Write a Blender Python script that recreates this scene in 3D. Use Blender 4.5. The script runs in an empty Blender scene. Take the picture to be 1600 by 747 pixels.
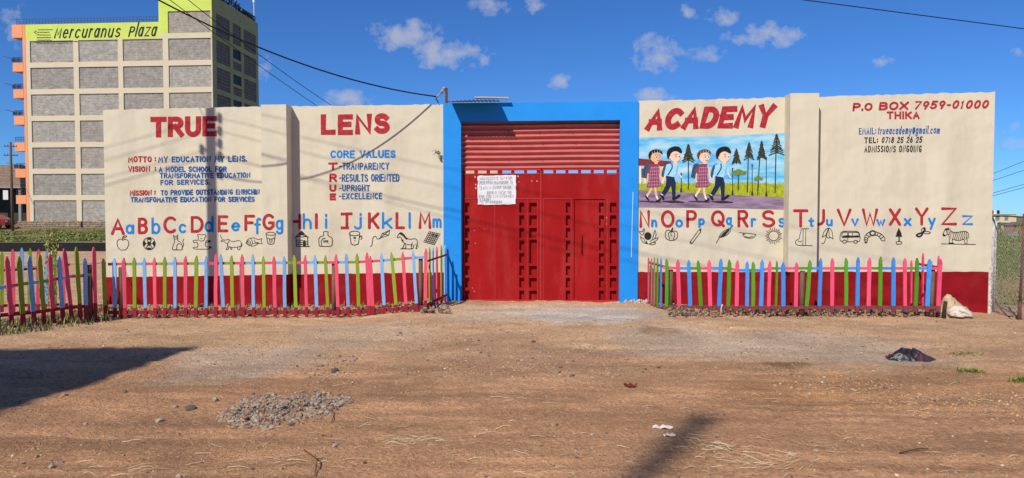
import bpy, math, random
import numpy as np
from mathutils import Vector, Matrix
R = math.radians
sc = bpy.context.scene
COL = sc.collection
random.seed(11)
rng = np.random.default_rng(5)

# ------------------------------------------------------------------ camera
CAMH, F, PITCH = 1.7, 1100.0, R(2.0)      # eye height (m), focal length in photo pixels, tilt down
cam_d = bpy.data.cameras.new('camera')
cam_d.sensor_width = 36.0
cam_d.lens = 36.0 * F / 1600.0
cam_d.clip_start = 0.05
cam_d.clip_end = 6000.0
cam = bpy.data.objects.new('camera', cam_d)
COL.objects.link(cam)
cam.location = (0, 0, CAMH)
cam.rotation_euler = (R(90) - PITCH, 0, 0)
sc.camera = cam

# ------------------------------------------------------------------ light
SUN_AZ, SUN_EL = R(30.0), R(41.0)         # the light travels towards +Y, turned this far to +X
sun_dir = Vector((math.sin(SUN_AZ) * math.cos(SUN_EL), math.cos(SUN_AZ) * math.cos(SUN_EL), -math.sin(SUN_EL)))
sd = bpy.data.lights.new('sun', 'SUN')
sd.energy = 4.5
sd.angle = R(0.53)
sd.color = (1.0, 0.94, 0.83)
so = bpy.data.objects.new('sun', sd)
COL.objects.link(so)
so.rotation_euler = sun_dir.to_track_quat('-Z', 'Y').to_euler()

SKY_STRENGTH = 0.085
world = bpy.data.worlds.new('World')
sc.world = world
world.use_nodes = True
wn, wl = world.node_tree.nodes, world.node_tree.links
for n in list(wn):
    wn.remove(n)


def ray(px, py):
    """direction through a pixel of the 1600x747 photograph"""
    f = Vector((0, math.cos(PITCH), -math.sin(PITCH)))
    u = Vector((0, math.sin(PITCH), math.cos(PITCH)))
    return f * F + Vector((1, 0, 0)) * (px - 800.0) + u * (373.5 - py)


def build_world():
    def N(t, **k):
        n = wn.new(t)
        for a, b in k.items():
            setattr(n, a, b)
        return n

    def math_(op, a, b=None, clamp=False):
        n = N('ShaderNodeMath', operation=op, use_clamp=clamp)
        for i, s in enumerate((a, b)):
            if s is None:
                continue
            if isinstance(s, (int, float)):
                n.inputs[i].default_value = s
            else:
                wl.new(s, n.inputs[i])
        return n.outputs[0]
    sky = N('ShaderNodeTexSky', sky_type='NISHITA')
    sky.sun_disc = False
    sky.sun_elevation = SUN_EL
    sky.sun_rotation = SUN_AZ + math.pi
    sky.altitude = 1500
    sky.air_density = 1.0
    sky.dust_density = 0.0
    sky.ozone_density = 3.2
    tc = N('ShaderNodeTexCoord')
    sep = N('ShaderNodeSeparateXYZ')
    wl.new(tc.outputs['Generated'], sep.inputs[0])
    X, Y, Z = sep.outputs
    Yc = math_('MAXIMUM', Y, 0.02)
    pxn, pzn = math_('DIVIDE', X, Yc), math_('DIVIDE', Z, Yc)
    # warp the outline of every cloud
    cmb = N('ShaderNodeCombineXYZ')
    wl.new(pxn, cmb.inputs[0])
    wl.new(pzn, cmb.inputs[1])
    nz = N('ShaderNodeTexNoise')
    nz.inputs['Scale'].default_value = 38
    nz.inputs['Detail'].default_value = 5
    nz.inputs['Roughness'].default_value = 0.62
    wl.new(cmb.outputs[0], nz.inputs['Vector'])
    n2 = N('ShaderNodeTexNoise')
    n2.inputs['Scale'].default_value = 9
    n2.inputs['Detail'].default_value = 2
    wl.new(cmb.outputs[0], n2.inputs['Vector'])
    # cumulus puffs: bearing and height of each one as seen from the ground
    puffs = [(618, 58, 56, 26, 1), (650, 56, 44, 26, 1), (680, 74, 56, 24, 1), (702, 86, 70, 26, 1), (735, 78, 36, 18, .6), (768, 8, 34, 18, .9),
             (834, 12, 20, 14, .7), (873, 128, 22, 15, .9), (1027, 84, 42, 32, 1), (1074, 22, 19, 15, .8),
             (1125, 26, 30, 15, .7), (1205, 54, 54, 21, 1), (1160, 60, 36, 13, .7), (1108, 84, 32, 13, .55), (1025, 150, 38, 13, .8),
             (540, 156, 46, 16, .75), (412, 108, 24, 20, .5), (8, 30, 50, 22, .5), (30, 55, 30, 18, .35), (1572, 200, 24, 13, .45),
             (1592, 82, 22, 9, .5), (1382, 95, 20, 10, .35), (1580, 222, 30, 10, .4)]
    tot = None
    for (cx, cy, rx, ry, am) in puffs:
        d = ray(cx, cy)
        sx, sy = F / rx, F / ry
        v = N('ShaderNodeVectorMath', operation='MULTIPLY_ADD')
        wl.new(cmb.outputs[0], v.inputs[0])
        v.inputs[1].default_value = (sx, sy, 0)
        v.inputs[2].default_value = (-d.x / d.y * sx, -d.z / d.y * sy, 0)
        ln = N('ShaderNodeVectorMath', operation='LENGTH')
        wl.new(v.outputs[0], ln.inputs[0])
        e = N('ShaderNodeMath', operation='MULTIPLY_ADD')
        wl.new(ln.outputs['Value'], e.inputs[0])
        e.inputs[1].default_value = -am
        e.inputs[2].default_value = am
        tot = e.outputs[0] if tot is None else math_('MAXIMUM', tot, e.outputs[0])
    tot = math_('MAXIMUM', tot, -0.6)
    # fair-weather clouds over the rest of the sky, behind the viewer
    n3 = N('ShaderNodeTexNoise')
    n3.inputs['Scale'].default_value = 3.2
    n3.inputs['Detail'].default_value = 3
    wl.new(tc.outputs['Generated'], n3.inputs['Vector'])
    away = math_('MULTIPLY', math_('SUBTRACT', 0.25, Y), 4.0, True)
    rest = math_('MULTIPLY', math_('MULTIPLY', math_('SUBTRACT', n3.outputs[0], 0.60), 5.0, True), away)
    w = math_('MULTIPLY', math_('SUBTRACT', nz.outputs[0], 0.52), 3.4)
    dens = math_('MULTIPLY', math_('ADD', math_('ADD', tot, w), math_('MULTIPLY', math_('SUBTRACT', n2.outputs[0], .5), 1.1)), 0.95, True)
    inside = math_('MULTIPLY', math_('ADD', tot, 0.12), 6.0, True)
    dens = math_('MULTIPLY', dens, inside)
    dens = math_('MAXIMUM', dens, rest)
    alpha = math_('MULTIPLY', math_('POWER', dens, 0.8), 0.72)
    mix = N('ShaderNodeMix', data_type='RGBA')
    wl.new(alpha, mix.inputs[0])
    tint = N('ShaderNodeVectorMath', operation='MULTIPLY')
    tint.inputs[1].default_value = (0.40, 0.79, 1.32)
    wl.new(sky.outputs[0], tint.inputs[0])
    wl.new(tint.outputs[0], mix.inputs[6])
    k = 1.0 / SKY_STRENGTH
    mix.inputs[7].default_value = (0.47 * k, 0.50 * k, 0.60 * k, 1)
    bg = N('ShaderNodeBackground')
    bg.inputs[1].default_value = SKY_STRENGTH
    wl.new(mix.outputs[2], bg.inputs[0])
    out = N('ShaderNodeOutputWorld')
    wl.new(bg.outputs[0], out.inputs[0])


build_world()
world.cycles.sampling_method = 'MANUAL'
world.cycles.sample_map_resolution = 256
sc.cycles.max_bounces = 5
sc.cycles.diffuse_bounces = 3
sc.cycles.glossy_bounces = 2
sc.cycles.caustics_reflective = False
sc.cycles.caustics_refractive = False
sc.view_settings.view_transform = 'Standard'
sc.view_settings.look = 'None'
sc.view_settings.gamma = 1.0
sc.view_settings.exposure = 0.0
sc.view_settings.use_curve_mapping = False


# ------------------------------------------------------------------ helpers
def lin(r, g, b):
    def c(v):
        v /= 255.0
        return v / 12.92 if v <= 0.04045 else ((v + 0.055) / 1.055) ** 2.4
    return (c(r), c(g), c(b))


MATS = {}


def mat(name, rgb, rough=0.75, var=0.12, scale=3.0, bump=0.15, bscale=40.0, metallic=0.0, stain=None, stain_amt=0.0,
        stain_scale=1.2, coat=0.0, spec=0.2, objvar=0.0, warp=0.0, stretch=(1, 1, 1), bdist=0.01):
    """plain painted or mineral surface: base colour, cloudy variation, optional stains, fine relief"""
    if name in MATS:
        return MATS[name]
    m = bpy.data.materials.new(name)
    m.use_nodes = True
    nt = m.node_tree
    n, l = nt.nodes, nt.links
    b = n['Principled BSDF']
    b.inputs['Roughness'].default_value = rough
    b.inputs['Metallic'].default_value = metallic
    b.inputs['Coat Weight'].default_value = coat
    b.inputs['Specular IOR Level'].default_value = spec
    tc = n.new('ShaderNodeTexCoord')
    mp = n.new('ShaderNodeMapping')
    mp.inputs['Scale'].default_value = stretch
    l.new(tc.outputs['Object'], mp.inputs[0])
    nz = n.new('ShaderNodeTexNoise')
    nz.inputs['Scale'].default_value = scale
    nz.inputs['Detail'].default_value = 5
    nz.inputs['Roughness'].default_value = 0.65
    l.new(mp.outputs[0], nz.inputs['Vector'])
    mr = n.new('ShaderNodeMapRange')
    mr.inputs[1].default_value = 0.3
    mr.inputs[2].default_value = 0.7
    mr.inputs[3].default_value = 1.0 - var
    mr.inputs[4].default_value = 1.0 + var
    l.new(nz.outputs[0], mr.inputs[0])
    mul = n.new('ShaderNodeVectorMath')
    mul.operation = 'SCALE'
    mul.inputs[0].default_value = rgb
    l.new(mr.outputs[0], mul.inputs['Scale'])
    out = mul.outputs[0]
    if stain is not None:
        nz2 = n.new('ShaderNodeTexNoise')
        nz2.inputs['Scale'].default_value = stain_scale
        nz2.inputs['Detail'].default_value = 5
        nz2.inputs['Roughness'].default_value = 0.7
        l.new(mp.outputs[0], nz2.inputs['Vector'])
        m2 = n.new('ShaderNodeMapRange')
        m2.inputs[1].default_value = 0.5
        m2.inputs[2].default_value = 0.72
        m2.inputs[3].default_value = 0.0
        m2.inputs[4].default_value = stain_amt
        l.new(nz2.outputs[0], m2.inputs[0])
        mx = n.new('ShaderNodeMix')
        mx.data_type = 'RGBA'
        l.new(m2.outputs[0], mx.inputs[0])
        l.new(out, mx.inputs[6])
        mx.inputs[7].default_value = (*stain, 1)
        out = mx.outputs[2]
    if objvar > 0:
        oi = n.new('ShaderNodeObjectInfo')
        m3 = n.new('ShaderNodeMapRange')
        m3.inputs[3].default_value = 1.0 - objvar
        m3.inputs[4].default_value = 1.0 + objvar
        l.new(oi.outputs['Random'], m3.inputs[0])
        v3 = n.new('ShaderNodeVectorMath')
        v3.operation = 'SCALE'
        l.new(out, v3.inputs[0])
        l.new(m3.outputs[0], v3.inputs['Scale'])
        out = v3.outputs[0]
    l.new(out, b.inputs['Base Color'])
    if bump > 0:
        nb = n.new('ShaderNodeTexNoise')
        nb.inputs['Scale'].default_value = bscale
        nb.inputs['Detail'].default_value = 4
        l.new(mp.outputs[0], nb.inputs['Vector'])
        bp = n.new('ShaderNodeBump')
        bp.inputs['Strength'].default_value = bump
        bp.inputs['Distance'].default_value = bdist
        l.new(nb.outputs[0], bp.inputs['Height'])
        l.new(bp.outputs[0], b.inputs['Normal'])
        if warp > 0:                       # broad dents and trowel waves under the fine relief
            nw = n.new('ShaderNodeTexNoise')
            nw.inputs['Scale'].default_value = 1.6
            nw.inputs['Detail'].default_value = 2
            l.new(tc.outputs['Object'], nw.inputs['Vector'])
            bw = n.new('ShaderNodeBump')
            bw.inputs['Strength'].default_value = 1.0
            bw.inputs['Distance'].default_value = warp
            l.new(nw.outputs[0], bw.inputs['Height'])
            l.new(bw.outputs[0], bp.inputs['Normal'])
    MATS[name] = m
    return m


def brick_mat(name, c1, c2, mortar, bw, bh, msize=0.02, rough=0.9, axis='XZ'):
    if name in MATS:
        return MATS[name]
    m = bpy.data.materials.new(name)
    m.use_nodes = True
    n, l = m.node_tree.nodes, m.node_tree.links
    b = n['Principled BSDF']
    b.inputs['Roughness'].default_value = rough
    tc = n.new('ShaderNodeTexCoord')
    sp = n.new('ShaderNodeSeparateXYZ')
    cb = n.new('ShaderNodeCombineXYZ')
    l.new(tc.outputs['Object'], sp.inputs[0])
    l.new(sp.outputs[0 if axis[0] == 'X' else 1], cb.inputs[0])
    l.new(sp.outputs[2], cb.inputs[1])
    br = n.new('ShaderNodeTexBrick')
    br.inputs['Color1'].default_value = (*c1, 1)
    br.inputs['Color2'].default_value = (*c2, 1)
    br.inputs['Mortar'].default_value = (*mortar, 1)
    br.inputs['Scale'].default_value = 1.0
    br.inputs['Brick Width'].default_value = bw
    br.inputs['Row Height'].default_value = bh
    br.inputs['Mortar Size'].default_value = msize
    br.inputs['Mortar Smooth'].default_value = 0.3
    l.new(cb.outputs[0], br.inputs['Vector'])
    nz = n.new('ShaderNodeTexNoise')
    nz.inputs['Scale'].default_value = 1.8
    nz.inputs['Detail'].default_value = 8
    nz.inputs['Roughness'].default_value = 0.75
    l.new(tc.outputs['Object'], nz.inputs['Vector'])
    mr = n.new('ShaderNodeMapRange')
    mr.inputs[1].default_value = 0.3
    mr.inputs[2].default_value = 0.7
    mr.inputs[3].default_value = 0.68
    mr.inputs[4].default_value = 1.32
    l.new(nz.outputs[0], mr.inputs[0])
    sc_ = n.new('ShaderNodeVectorMath')
    sc_.operation = 'SCALE'
    l.new(br.outputs['Color'], sc_.inputs[0])
    l.new(mr.outputs[0], sc_.inputs['Scale'])
    l.new(sc_.outputs[0], b.inputs['Base Color'])
    bp = n.new('ShaderNodeBump')
    bp.inputs['Strength'].default_value = 0.5
    bp.inputs['Distance'].default_value = 0.02
    bp.invert = True
    l.new(br.outputs['Fac'], bp.inputs['Height'])
    l.new(bp.outputs[0], b.inputs['Normal'])
    MATS[name] = m
    return m


class MB:
    """collects faces, builds ONE mesh object"""

    def __init__(self):
        self.v, self.f, self.m = [], [], []

    def add(self, vs, fs, mi=0):
        o = len(self.v)
        self.v.extend([tuple(p) for p in vs])
        for f in fs:
            self.f.append(tuple(i + o for i in f))
            self.m.append(mi)
        return self

    def box(self, x0, x1, y0, y1, z0, z1, mi=0):
        vs = [(x0, y0, z0), (x1, y0, z0), (x1, y1, z0), (x0, y1, z0), (x0, y0, z1), (x1, y0, z1), (x1, y1, z1), (x0, y1, z1)]
        return self.add(vs, [(0, 3, 2, 1), (4, 5, 6, 7), (0, 1, 5, 4), (1, 2, 6, 5), (2, 3, 7, 6), (3, 0, 4, 7)], mi)

    def tube(self, pts, r, n=6, r1=None, mi=0, cap=True):
        pts = [Vector(p) for p in pts]
        k = len(pts)
        r1 = r if r1 is None else r1
        vs, fs = [], []
        up = Vector((0.13, 0.21, 0.97))
        for i, p in enumerate(pts):
            t = (pts[min(i + 1, k - 1)] - pts[max(i - 1, 0)]).normalized()
            if abs(t.dot(up)) > 0.95:
                a = t.cross(Vector((1, 0.1, 0))).normalized()
            else:
                a = t.cross(up).normalized()
            b = t.cross(a)
            rr = r + (r1 - r) * i / max(1, k - 1)
            for j in range(n):
                w = 2 * math.pi * j / n
                vs.append(p + (a * math.cos(w) + b * math.sin(w)) * rr)
        for i in range(k - 1):
            for j in range(n):
                fs.append((i * n + j, i * n + (j + 1) % n, (i + 1) * n + (j + 1) % n, (i + 1) * n + j))
        if cap:
            fs.append(tuple(range(n - 1, -1, -1)))
            fs.append(tuple((k - 1) * n + j for j in range(n)))
        return self.add(vs, fs, mi)

    def cyl(self, c, r, z0, z1, n=12, r1=None, mi=0):
        return self.tube([(c[0], c[1], z0), (c[0], c[1], z1)], r, n, r1, mi)

    def build(self, name, mats, parent=None, loc=(0, 0, 0), rotz=0.0, smooth=False):
        me = bpy.data.meshes.new(name)
        me.from_pydata(self.v, [], self.f)
        if not isinstance(mats, (list, tuple)):
            mats = [mats]
        for m in mats:
            me.materials.append(m)
        if len(mats) > 1:
            me.polygons.foreach_set('material_index', self.m)
        if smooth:
            me.polygons.foreach_set('use_smooth', [True] * len(me.polygons))
        me.update()
        return link(name, me, parent, loc, rotz)


def link(name, me, parent=None, loc=(0, 0, 0), rotz=0.0):
    o = bpy.data.objects.new(name, me)
    COL.objects.link(o)
    o.location = loc
    o.rotation_euler = (0, 0, rotz)
    o.parent = parent
    return o


def tag(o, label, cat, group=None):
    o['label'] = label
    o['category'] = cat
    if group:
        o['group'] = group
    return o


def thing(name, label, cat, loc=(0, 0, 0), rotz=0.0, group=None):
    return tag(link(name, None, None, loc, rotz), label, cat, group)


def structure(o):
    o['kind'] = 'structure'
    return o


def stuff(o, label=None, cat=None):
    o['kind'] = 'stuff'
    if label:
        o['label'] = label
        o['category'] = cat
    return o


class Plane:
    """an upright plane through two ground points; u runs along it, v points away from the viewer"""

    def __init__(self, P, Q):
        self.o = Vector((P[0], P[1], 0))
        d = Vector((Q[0] - P[0], Q[1] - P[1], 0))
        self.len = d.length
        self.t = d.normalized()
        self.n = Vector((-self.t.y, self.t.x, 0))
        self.rot = math.atan2(self.t.y, self.t.x)

    def hit(self, px, py, off=0.0):
        r = ray(px, py)
        c = Vector((0, 0, CAMH))
        o = self.o - self.n * off
        k = (o - c).dot(self.n) / r.dot(self.n)
        p = c + r * k
        return (p - o).dot(self.t), p.z

    def world(self, u, v, z):
        return self.o + self.t * u + self.n * v + Vector((0, 0, z))


def at_y(px, py, Y):
    r = ray(px, py)
    return Vector((0, 0, CAMH)) + r * (Y / r.y)


# value noise for the shape of the ground
_tab = np.random.default_rng(3).random((256, 256))


def vnoise(x, y):
    x = np.asarray(x, float)
    y = np.asarray(y, float)
    xi, yi = np.floor(x).astype(int), np.floor(y).astype(int)
    fx, fy = x - xi, y - yi
    fx, fy = fx * fx * (3 - 2 * fx), fy * fy * (3 - 2 * fy)
    a = _tab[xi & 255, yi & 255]
    b = _tab[(xi + 1) & 255, yi & 255]
    c = _tab[xi & 255, (yi + 1) & 255]
    d = _tab[(xi + 1) & 255, (yi + 1) & 255]
    return (a * (1 - fx) + b * fx) * (1 - fy) + (c * (1 - fx) + d * fx) * fy - 0.5


def fbm(x, y, o=4):
    s, a = 0, 1.0
    for i in range(o):
        s = s + a * vnoise(x * 2 ** i + 17 * i, y * 2 ** i + 5 * i)
        a *= 0.5
    return s


def sst(a, b, x):
    t = np.clip((np.asarray(x, float) - a) / (b - a), 0, 1)
    return t * t * (3 - 2 * t)


WP = Plane((0, 13.674), (1, 13.674 - 0.058))      # the front face of the school wall
WROT = WP.rot


def wallY(x):
    return 13.674 - 0.058 * np.asarray(x, float)


def ground_coarse(X, Y):
    X = np.asarray(X, float)
    Y = np.asarray(Y, float)
    z = -0.11 * sst(1.6, 3.0, -X) * sst(10.2, 11.9, Y) * (1 - sst(15, 19, Y))
    z = z - 0.09 * sst(2.9, 3.9, X) * sst(10.8, 12.2, Y) * (1 - sst(15, 19, Y))
    z = z - 0.06 * sst(6.5, 8.5, X) * sst(11.0, 12.6, Y) * (1 - sst(15, 19, Y))
    z = z - 0.0175 * np.clip(Y - 14.0, 0, 210) * sst(8.5, 11, X)
    z = z + 0.35 * sst(74, 80, Y) * sst(5, 25, -X)
    near = 1 - sst(30, 60, Y)
    z = z + 0.05 * fbm(X * 0.35, Y * 0.35, 3) * near * sst(3.6, 5, np.abs(Y - 14.5) + 2.4)
    return z


def ground_h(X, Y):
    return float(ground_coarse(X, Y))


def on_ground(px, py):
    r = ray(px, py)
    c = Vector((0, 0, CAMH))
    z = 0.0
    for _ in range(8):
        p = c + r * ((z - CAMH) / r.z)
        z = ground_h(p.x, p.y)
    return Vector((p.x, p.y, z))


# ------------------------------------------------------------------ ground
def grow(start, step, ratio, end):
    out, s, x = [], step, start
    while x < end:
        s *= ratio
        x += s
        out.append(x)
    return out


def build_ground():
    core = list(np.arange(-11.5, 11.51, 0.055))
    right = grow(11.5, 0.06, 1.11, 1500)
    xs = np.array([-x for x in right[::-1]] + core + right)
    ys = np.array([-60, -40, -25, -15, -9, -5, -2, 0, 1.2, 2, 2.6, 3.1, 3.5] + list(np.arange(3.8, 14.6, 0.05)) + grow(14.6, 0.055, 1.055, 2500))
    X, Y = np.meshgrid(xs, ys)
    z = ground_coarse(X, Y)
    near = (1 - sst(15, 30, Y))
    fine = 0.016 * fbm(X * 2.2, Y * 2.2, 4) + 0.012 * fbm(X * 0.55 + 9, Y * 7.0 + X * 0.3, 3) * (1 - sst(8, 11, Y)) + 0.018 * fbm(X * 8, Y * 8, 2)
    z = z + fine * near * sst(0.0, 0.5, 14.2 - Y) + fine * near * 0.3
    z = z + 0.25 * fbm(X * 0.25, Y * 0.25, 3) * sst(16, 30, Y) * sst(9, 12, X) * (1 - sst(150, 250, Y))
    # shallow wheel ruts along the lane
    rut = np.zeros_like(X)
    for yc, ph_ in ((4.75, 0.0), (6.15, 0.6), (7.4, 2.0), (8.85, 2.5)):
        rut = np.maximum(rut, np.exp(-((Y - (yc + 0.16 * np.sin(0.33 * X + ph_) + 0.05 * X)) / 0.13) ** 2) * (0.55 + 1.2 * np.clip(fbm(X * 0.5, Y * 0.3 + yc, 3), -0.4, 0.5)))
    z = z - 0.022 * rut + 0.006 * rut * np.sin(X * 38 + 3 * fbm(X, Y, 2))
    # ---- colour of the soil itself
    A = np.array((0.475, 0.268, 0.148))
    B = np.array((0.54, 0.355, 0.215))
    G = np.array((0.50, 0.415, 0.325))
    GR = np.array((0.13, 0.175, 0.035))
    DRY = np.array((0.33, 0.25, 0.125))
    c = np.zeros(X.shape + (3,))
    nb = fbm(X * 0.5, Y * 0.9, 5)
    tb = np.clip(sst(5.8, 10.0, Y + nb * 2.2), 0, 1)[..., None]
    c[:] = A * (1 - tb) + B * tb

    def blob(cx, cy, rx, ry, k, col, rough=0.5):
        d = np.hypot((X - cx) / rx, (Y - cy) / ry) + fbm(X * 1.3, Y * 1.3, 5) * rough
        w = (k * (1 - sst(0.55, 1.15, d)))[..., None]
        c[:] = c * (1 - w) + np.array(col) * w

    def pblob(px, py, wpx, hpx, k, col, rough=0.5):
        p = on_ground(px, py)
        a, b = on_ground(px - wpx, py), on_ground(px, py - hpx)
        blob(p.x, p.y, abs(p.x - a.x), abs(b.y - p.y), k, col, rough)
    pblob(860, 490, 215, 17, 0.9, (0.56, 0.46, 0.345))
    pblob(930, 492, 150, 14, 0.85, (0.54, 0.50, 0.45))
    pblob(1080, 530, 150, 26, 0.6, G)
    pblob(1290, 542, 170, 26, 0.6, G)
    pblob(400, 565, 150, 28, 0.65, (0.50, 0.40, 0.31))
    pblob(560, 520, 120, 16, 0.4, G)
    pblob(780, 548, 170, 30, 0.45, (0.42, 0.25, 0.15), 0.8)
    pblob(1400, 605, 260, 30, 0.5, (0.44, 0.23, 0.105), 0.9)
    pblob(1230, 570, 38, 6, 0.8, (0.24, 0.14, 0.075), 0.9)
    pblob(1030, 516, 30, 7, 0.7, (0.32, 0.20, 0.12), 0.9)
    # narrow drag marks along the lane in front
    st = fbm(X * 0.35, Y * 10 + 0.8 * X * 0.4, 4) * (1 - sst(6.5, 9.5, Y))
    c *= (1 + 0.42 * st)[..., None]
    c *= (1 + 0.35 * fbm(X * 1.7, Y * 3.1, 5))[..., None]
    c *= (1 + 0.13 * rut)[..., None]
    # dry grass field on the right, verge on the left
    g = (sst(9.0, 9.9, X + fbm(X, Y, 3) * 0.6) * sst(13.3, 15.0, Y + fbm(X * 2, Y * 2, 3)))
    gm = np.clip(0.7 + 1.5 * fbm(X * 0.12, Y * 0.10, 4), 0, 1) * sst(17, 24, Y)
    gcol = DRY * (1 - gm[..., None]) + GR * gm[..., None]
    c = c * (1 - g[..., None]) + gcol * g[..., None]
    lv = sst(41.5, 43.5, Y + fbm(X, Y, 3) * 1.0) * sst(8, 12, -X)
    lm = np.clip(0.55 + 1.6 * fbm(X * 0.3, Y * 0.15, 4), 0, 1)
    lcol = np.array((0.27, 0.18, 0.09)) * (1 - lm[..., None]) + np.array((0.10, 0.125, 0.035)) * lm[..., None]
    c = c * (1 - lv[..., None]) + lcol * lv[..., None]
    far = sst(120, 260, Y)[..., None]
    c = c * (1 - far) + np.array((0.16, 0.17, 0.08)) * far
    c = np.clip(c * np.array((1.25, 1.19, 1.12)), 0.01, 0.85)
    ny, nx = X.shape
    idx = np.arange(nx * ny).reshape(ny, nx)
    q = np.stack([idx[:-1, :-1], idx[:-1, 1:], idx[1:, 1:], idx[1:, :-1]], -1).reshape(-1, 4)
    me = bpy.data.meshes.new('ground')
    me.vertices.add(nx * ny)
    me.vertices.foreach_set('co', np.stack([X, Y, z], -1).astype(np.float32).ravel())
    me.loops.add(q.size)
    me.loops.foreach_set('vertex_index', q.astype(np.int32).ravel())
    me.polygons.add(len(q))
    me.polygons.foreach_set('loop_start', np.arange(0, q.size, 4, dtype=np.int32))
    me.polygons.foreach_set('use_smooth', np.ones(len(q), bool))
    me.update()
    ca = me.color_attributes.new('soil', 'FLOAT_COLOR', 'POINT')
    ca.data.foreach_set('color', np.concatenate([c, np.ones(X.shape + (1,))], -1).astype(np.float32).ravel())
    m = bpy.data.materials.new('soil')
    m.use_nodes = True
    n, l = m.node_tree.nodes, m.node_tree.links
    b = n['Principled BSDF']
    b.inputs['Roughness'].default_value = 0.95
    b.inputs['Specular IOR Level'].default_value = 0.15
    at = n.new('ShaderNodeAttribute')
    at.attribute_name = 'soil'
    tc = n.new('ShaderNodeTexCoord')
    val = None
    for s, lo, hi in ((5, 0.88, 1.12), (26, 0.42, 1.55)):
        nz = n.new('ShaderNodeTexNoise')
        nz.inputs['Scale'].default_value = s
        nz.inputs['Detail'].default_value = 6
        nz.inputs['Roughness'].default_value = 0.88
        l.new(tc.outputs['Object'], nz.inputs['Vector'])
        mr = n.new('ShaderNodeMapRange')
        mr.inputs[1].default_value = 0.3
        mr.inputs[2].default_value = 0.7
        mr.inputs[3].default_value = lo
        mr.inputs[4].default_value = hi
        l.new(nz.outputs[0], mr.inputs[0])
        if val is None:
            val = mr.outputs[0]
        else:
            mm = n.new('ShaderNodeMath')
            mm.operation = 'MULTIPLY'
            l.new(val, mm.inputs[0])
            l.new(mr.outputs[0], mm.inputs[1])
            val = mm.outputs[0]
        last = nz
    vs = n.new('ShaderNodeVectorMath')
    vs.operation = 'SCALE'
    l.new(at.outputs['Color'], vs.inputs[0])
    l.new(val, vs.inputs['Scale'])
    l.new(vs.outputs[0], b.inputs['Base Color'])
    nb_ = n.new('ShaderNodeTexNoise')
    nb_.inputs['Scale'].default_value = 30
    nb_.inputs['Detail'].default_value = 5
    nb_.inputs['Roughness'].default_value = 0.75
    l.new(tc.outputs['Object'], nb_.inputs['Vector'])
    bp = n.new('ShaderNodeBump')
    bp.inputs['Strength'].default_value = 0.9
    bp.inputs['Distance'].default_value = 0.05
    l.new(nb_.outputs[0], bp.inputs['Height'])
    l.new(bp.outputs[0], b.inputs['Normal'])
    me.materials.append(m)
    o = link('ground', me)
    structure(o)
    return xs, ys, z


GX, GY, GZ = build_ground()


from bisect import bisect_left
GXl, GYl = GX.tolist(), GY.tolist()


def gz(x, y):
    """height of the finished ground mesh"""
    i = min(max(bisect_left(GXl, x) - 1, 0), len(GXl) - 2)
    j = min(max(bisect_left(GYl, y) - 1, 0), len(GYl) - 2)
    fx = (x - GXl[i]) / (GXl[i + 1] - GXl[i])
    fy = (y - GYl[j]) / (GYl[j + 1] - GYl[j])
    return float((GZ[j, i] * (1 - fx) + GZ[j, i + 1] * fx) * (1 - fy) + (GZ[j + 1, i] * (1 - fx) + GZ[j + 1, i + 1] * fx) * fy)


def on_ground(px, py):
    r = ray(px, py)
    c = Vector((0, 0, CAMH))
    z = 0.0
    for _ in range(4):
        p = c + r * ((z - CAMH) / r.z)
        z = gz(p.x, p.y)
    return Vector((p.x, p.y, z))


def ground_pt(px, py):
    p = on_ground(px, py)
    return Vector((p.x, p.y, gz(p.x, p.y)))


# near-black strip crossing behind the left fence
mb = MB()
N_ = 40
for k in range(N_):
    x0, x1 = -120 + k * 3.0, -120 + (k + 1) * 3.0
    mb.add([(x0, 32.4, 0.03), (x1, 32.4, 0.03), (x1, 41.8, 0.03), (x0, 41.8, 0.03), (x0, 32.0, -0.3), (x1, 32.0, -0.3), (x0, 42.2, -0.3), (x1, 42.2, -0.3)],
           [(0, 1, 2, 3), (4, 5, 1, 0), (3, 2, 7, 6)])
structure(mb.build('dark_strip', mat('dark_strip_surface', (0.03, 0.028, 0.028), 1.0, 0.25, 0.8, 0.3, 30, spec=0.0)))


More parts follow.
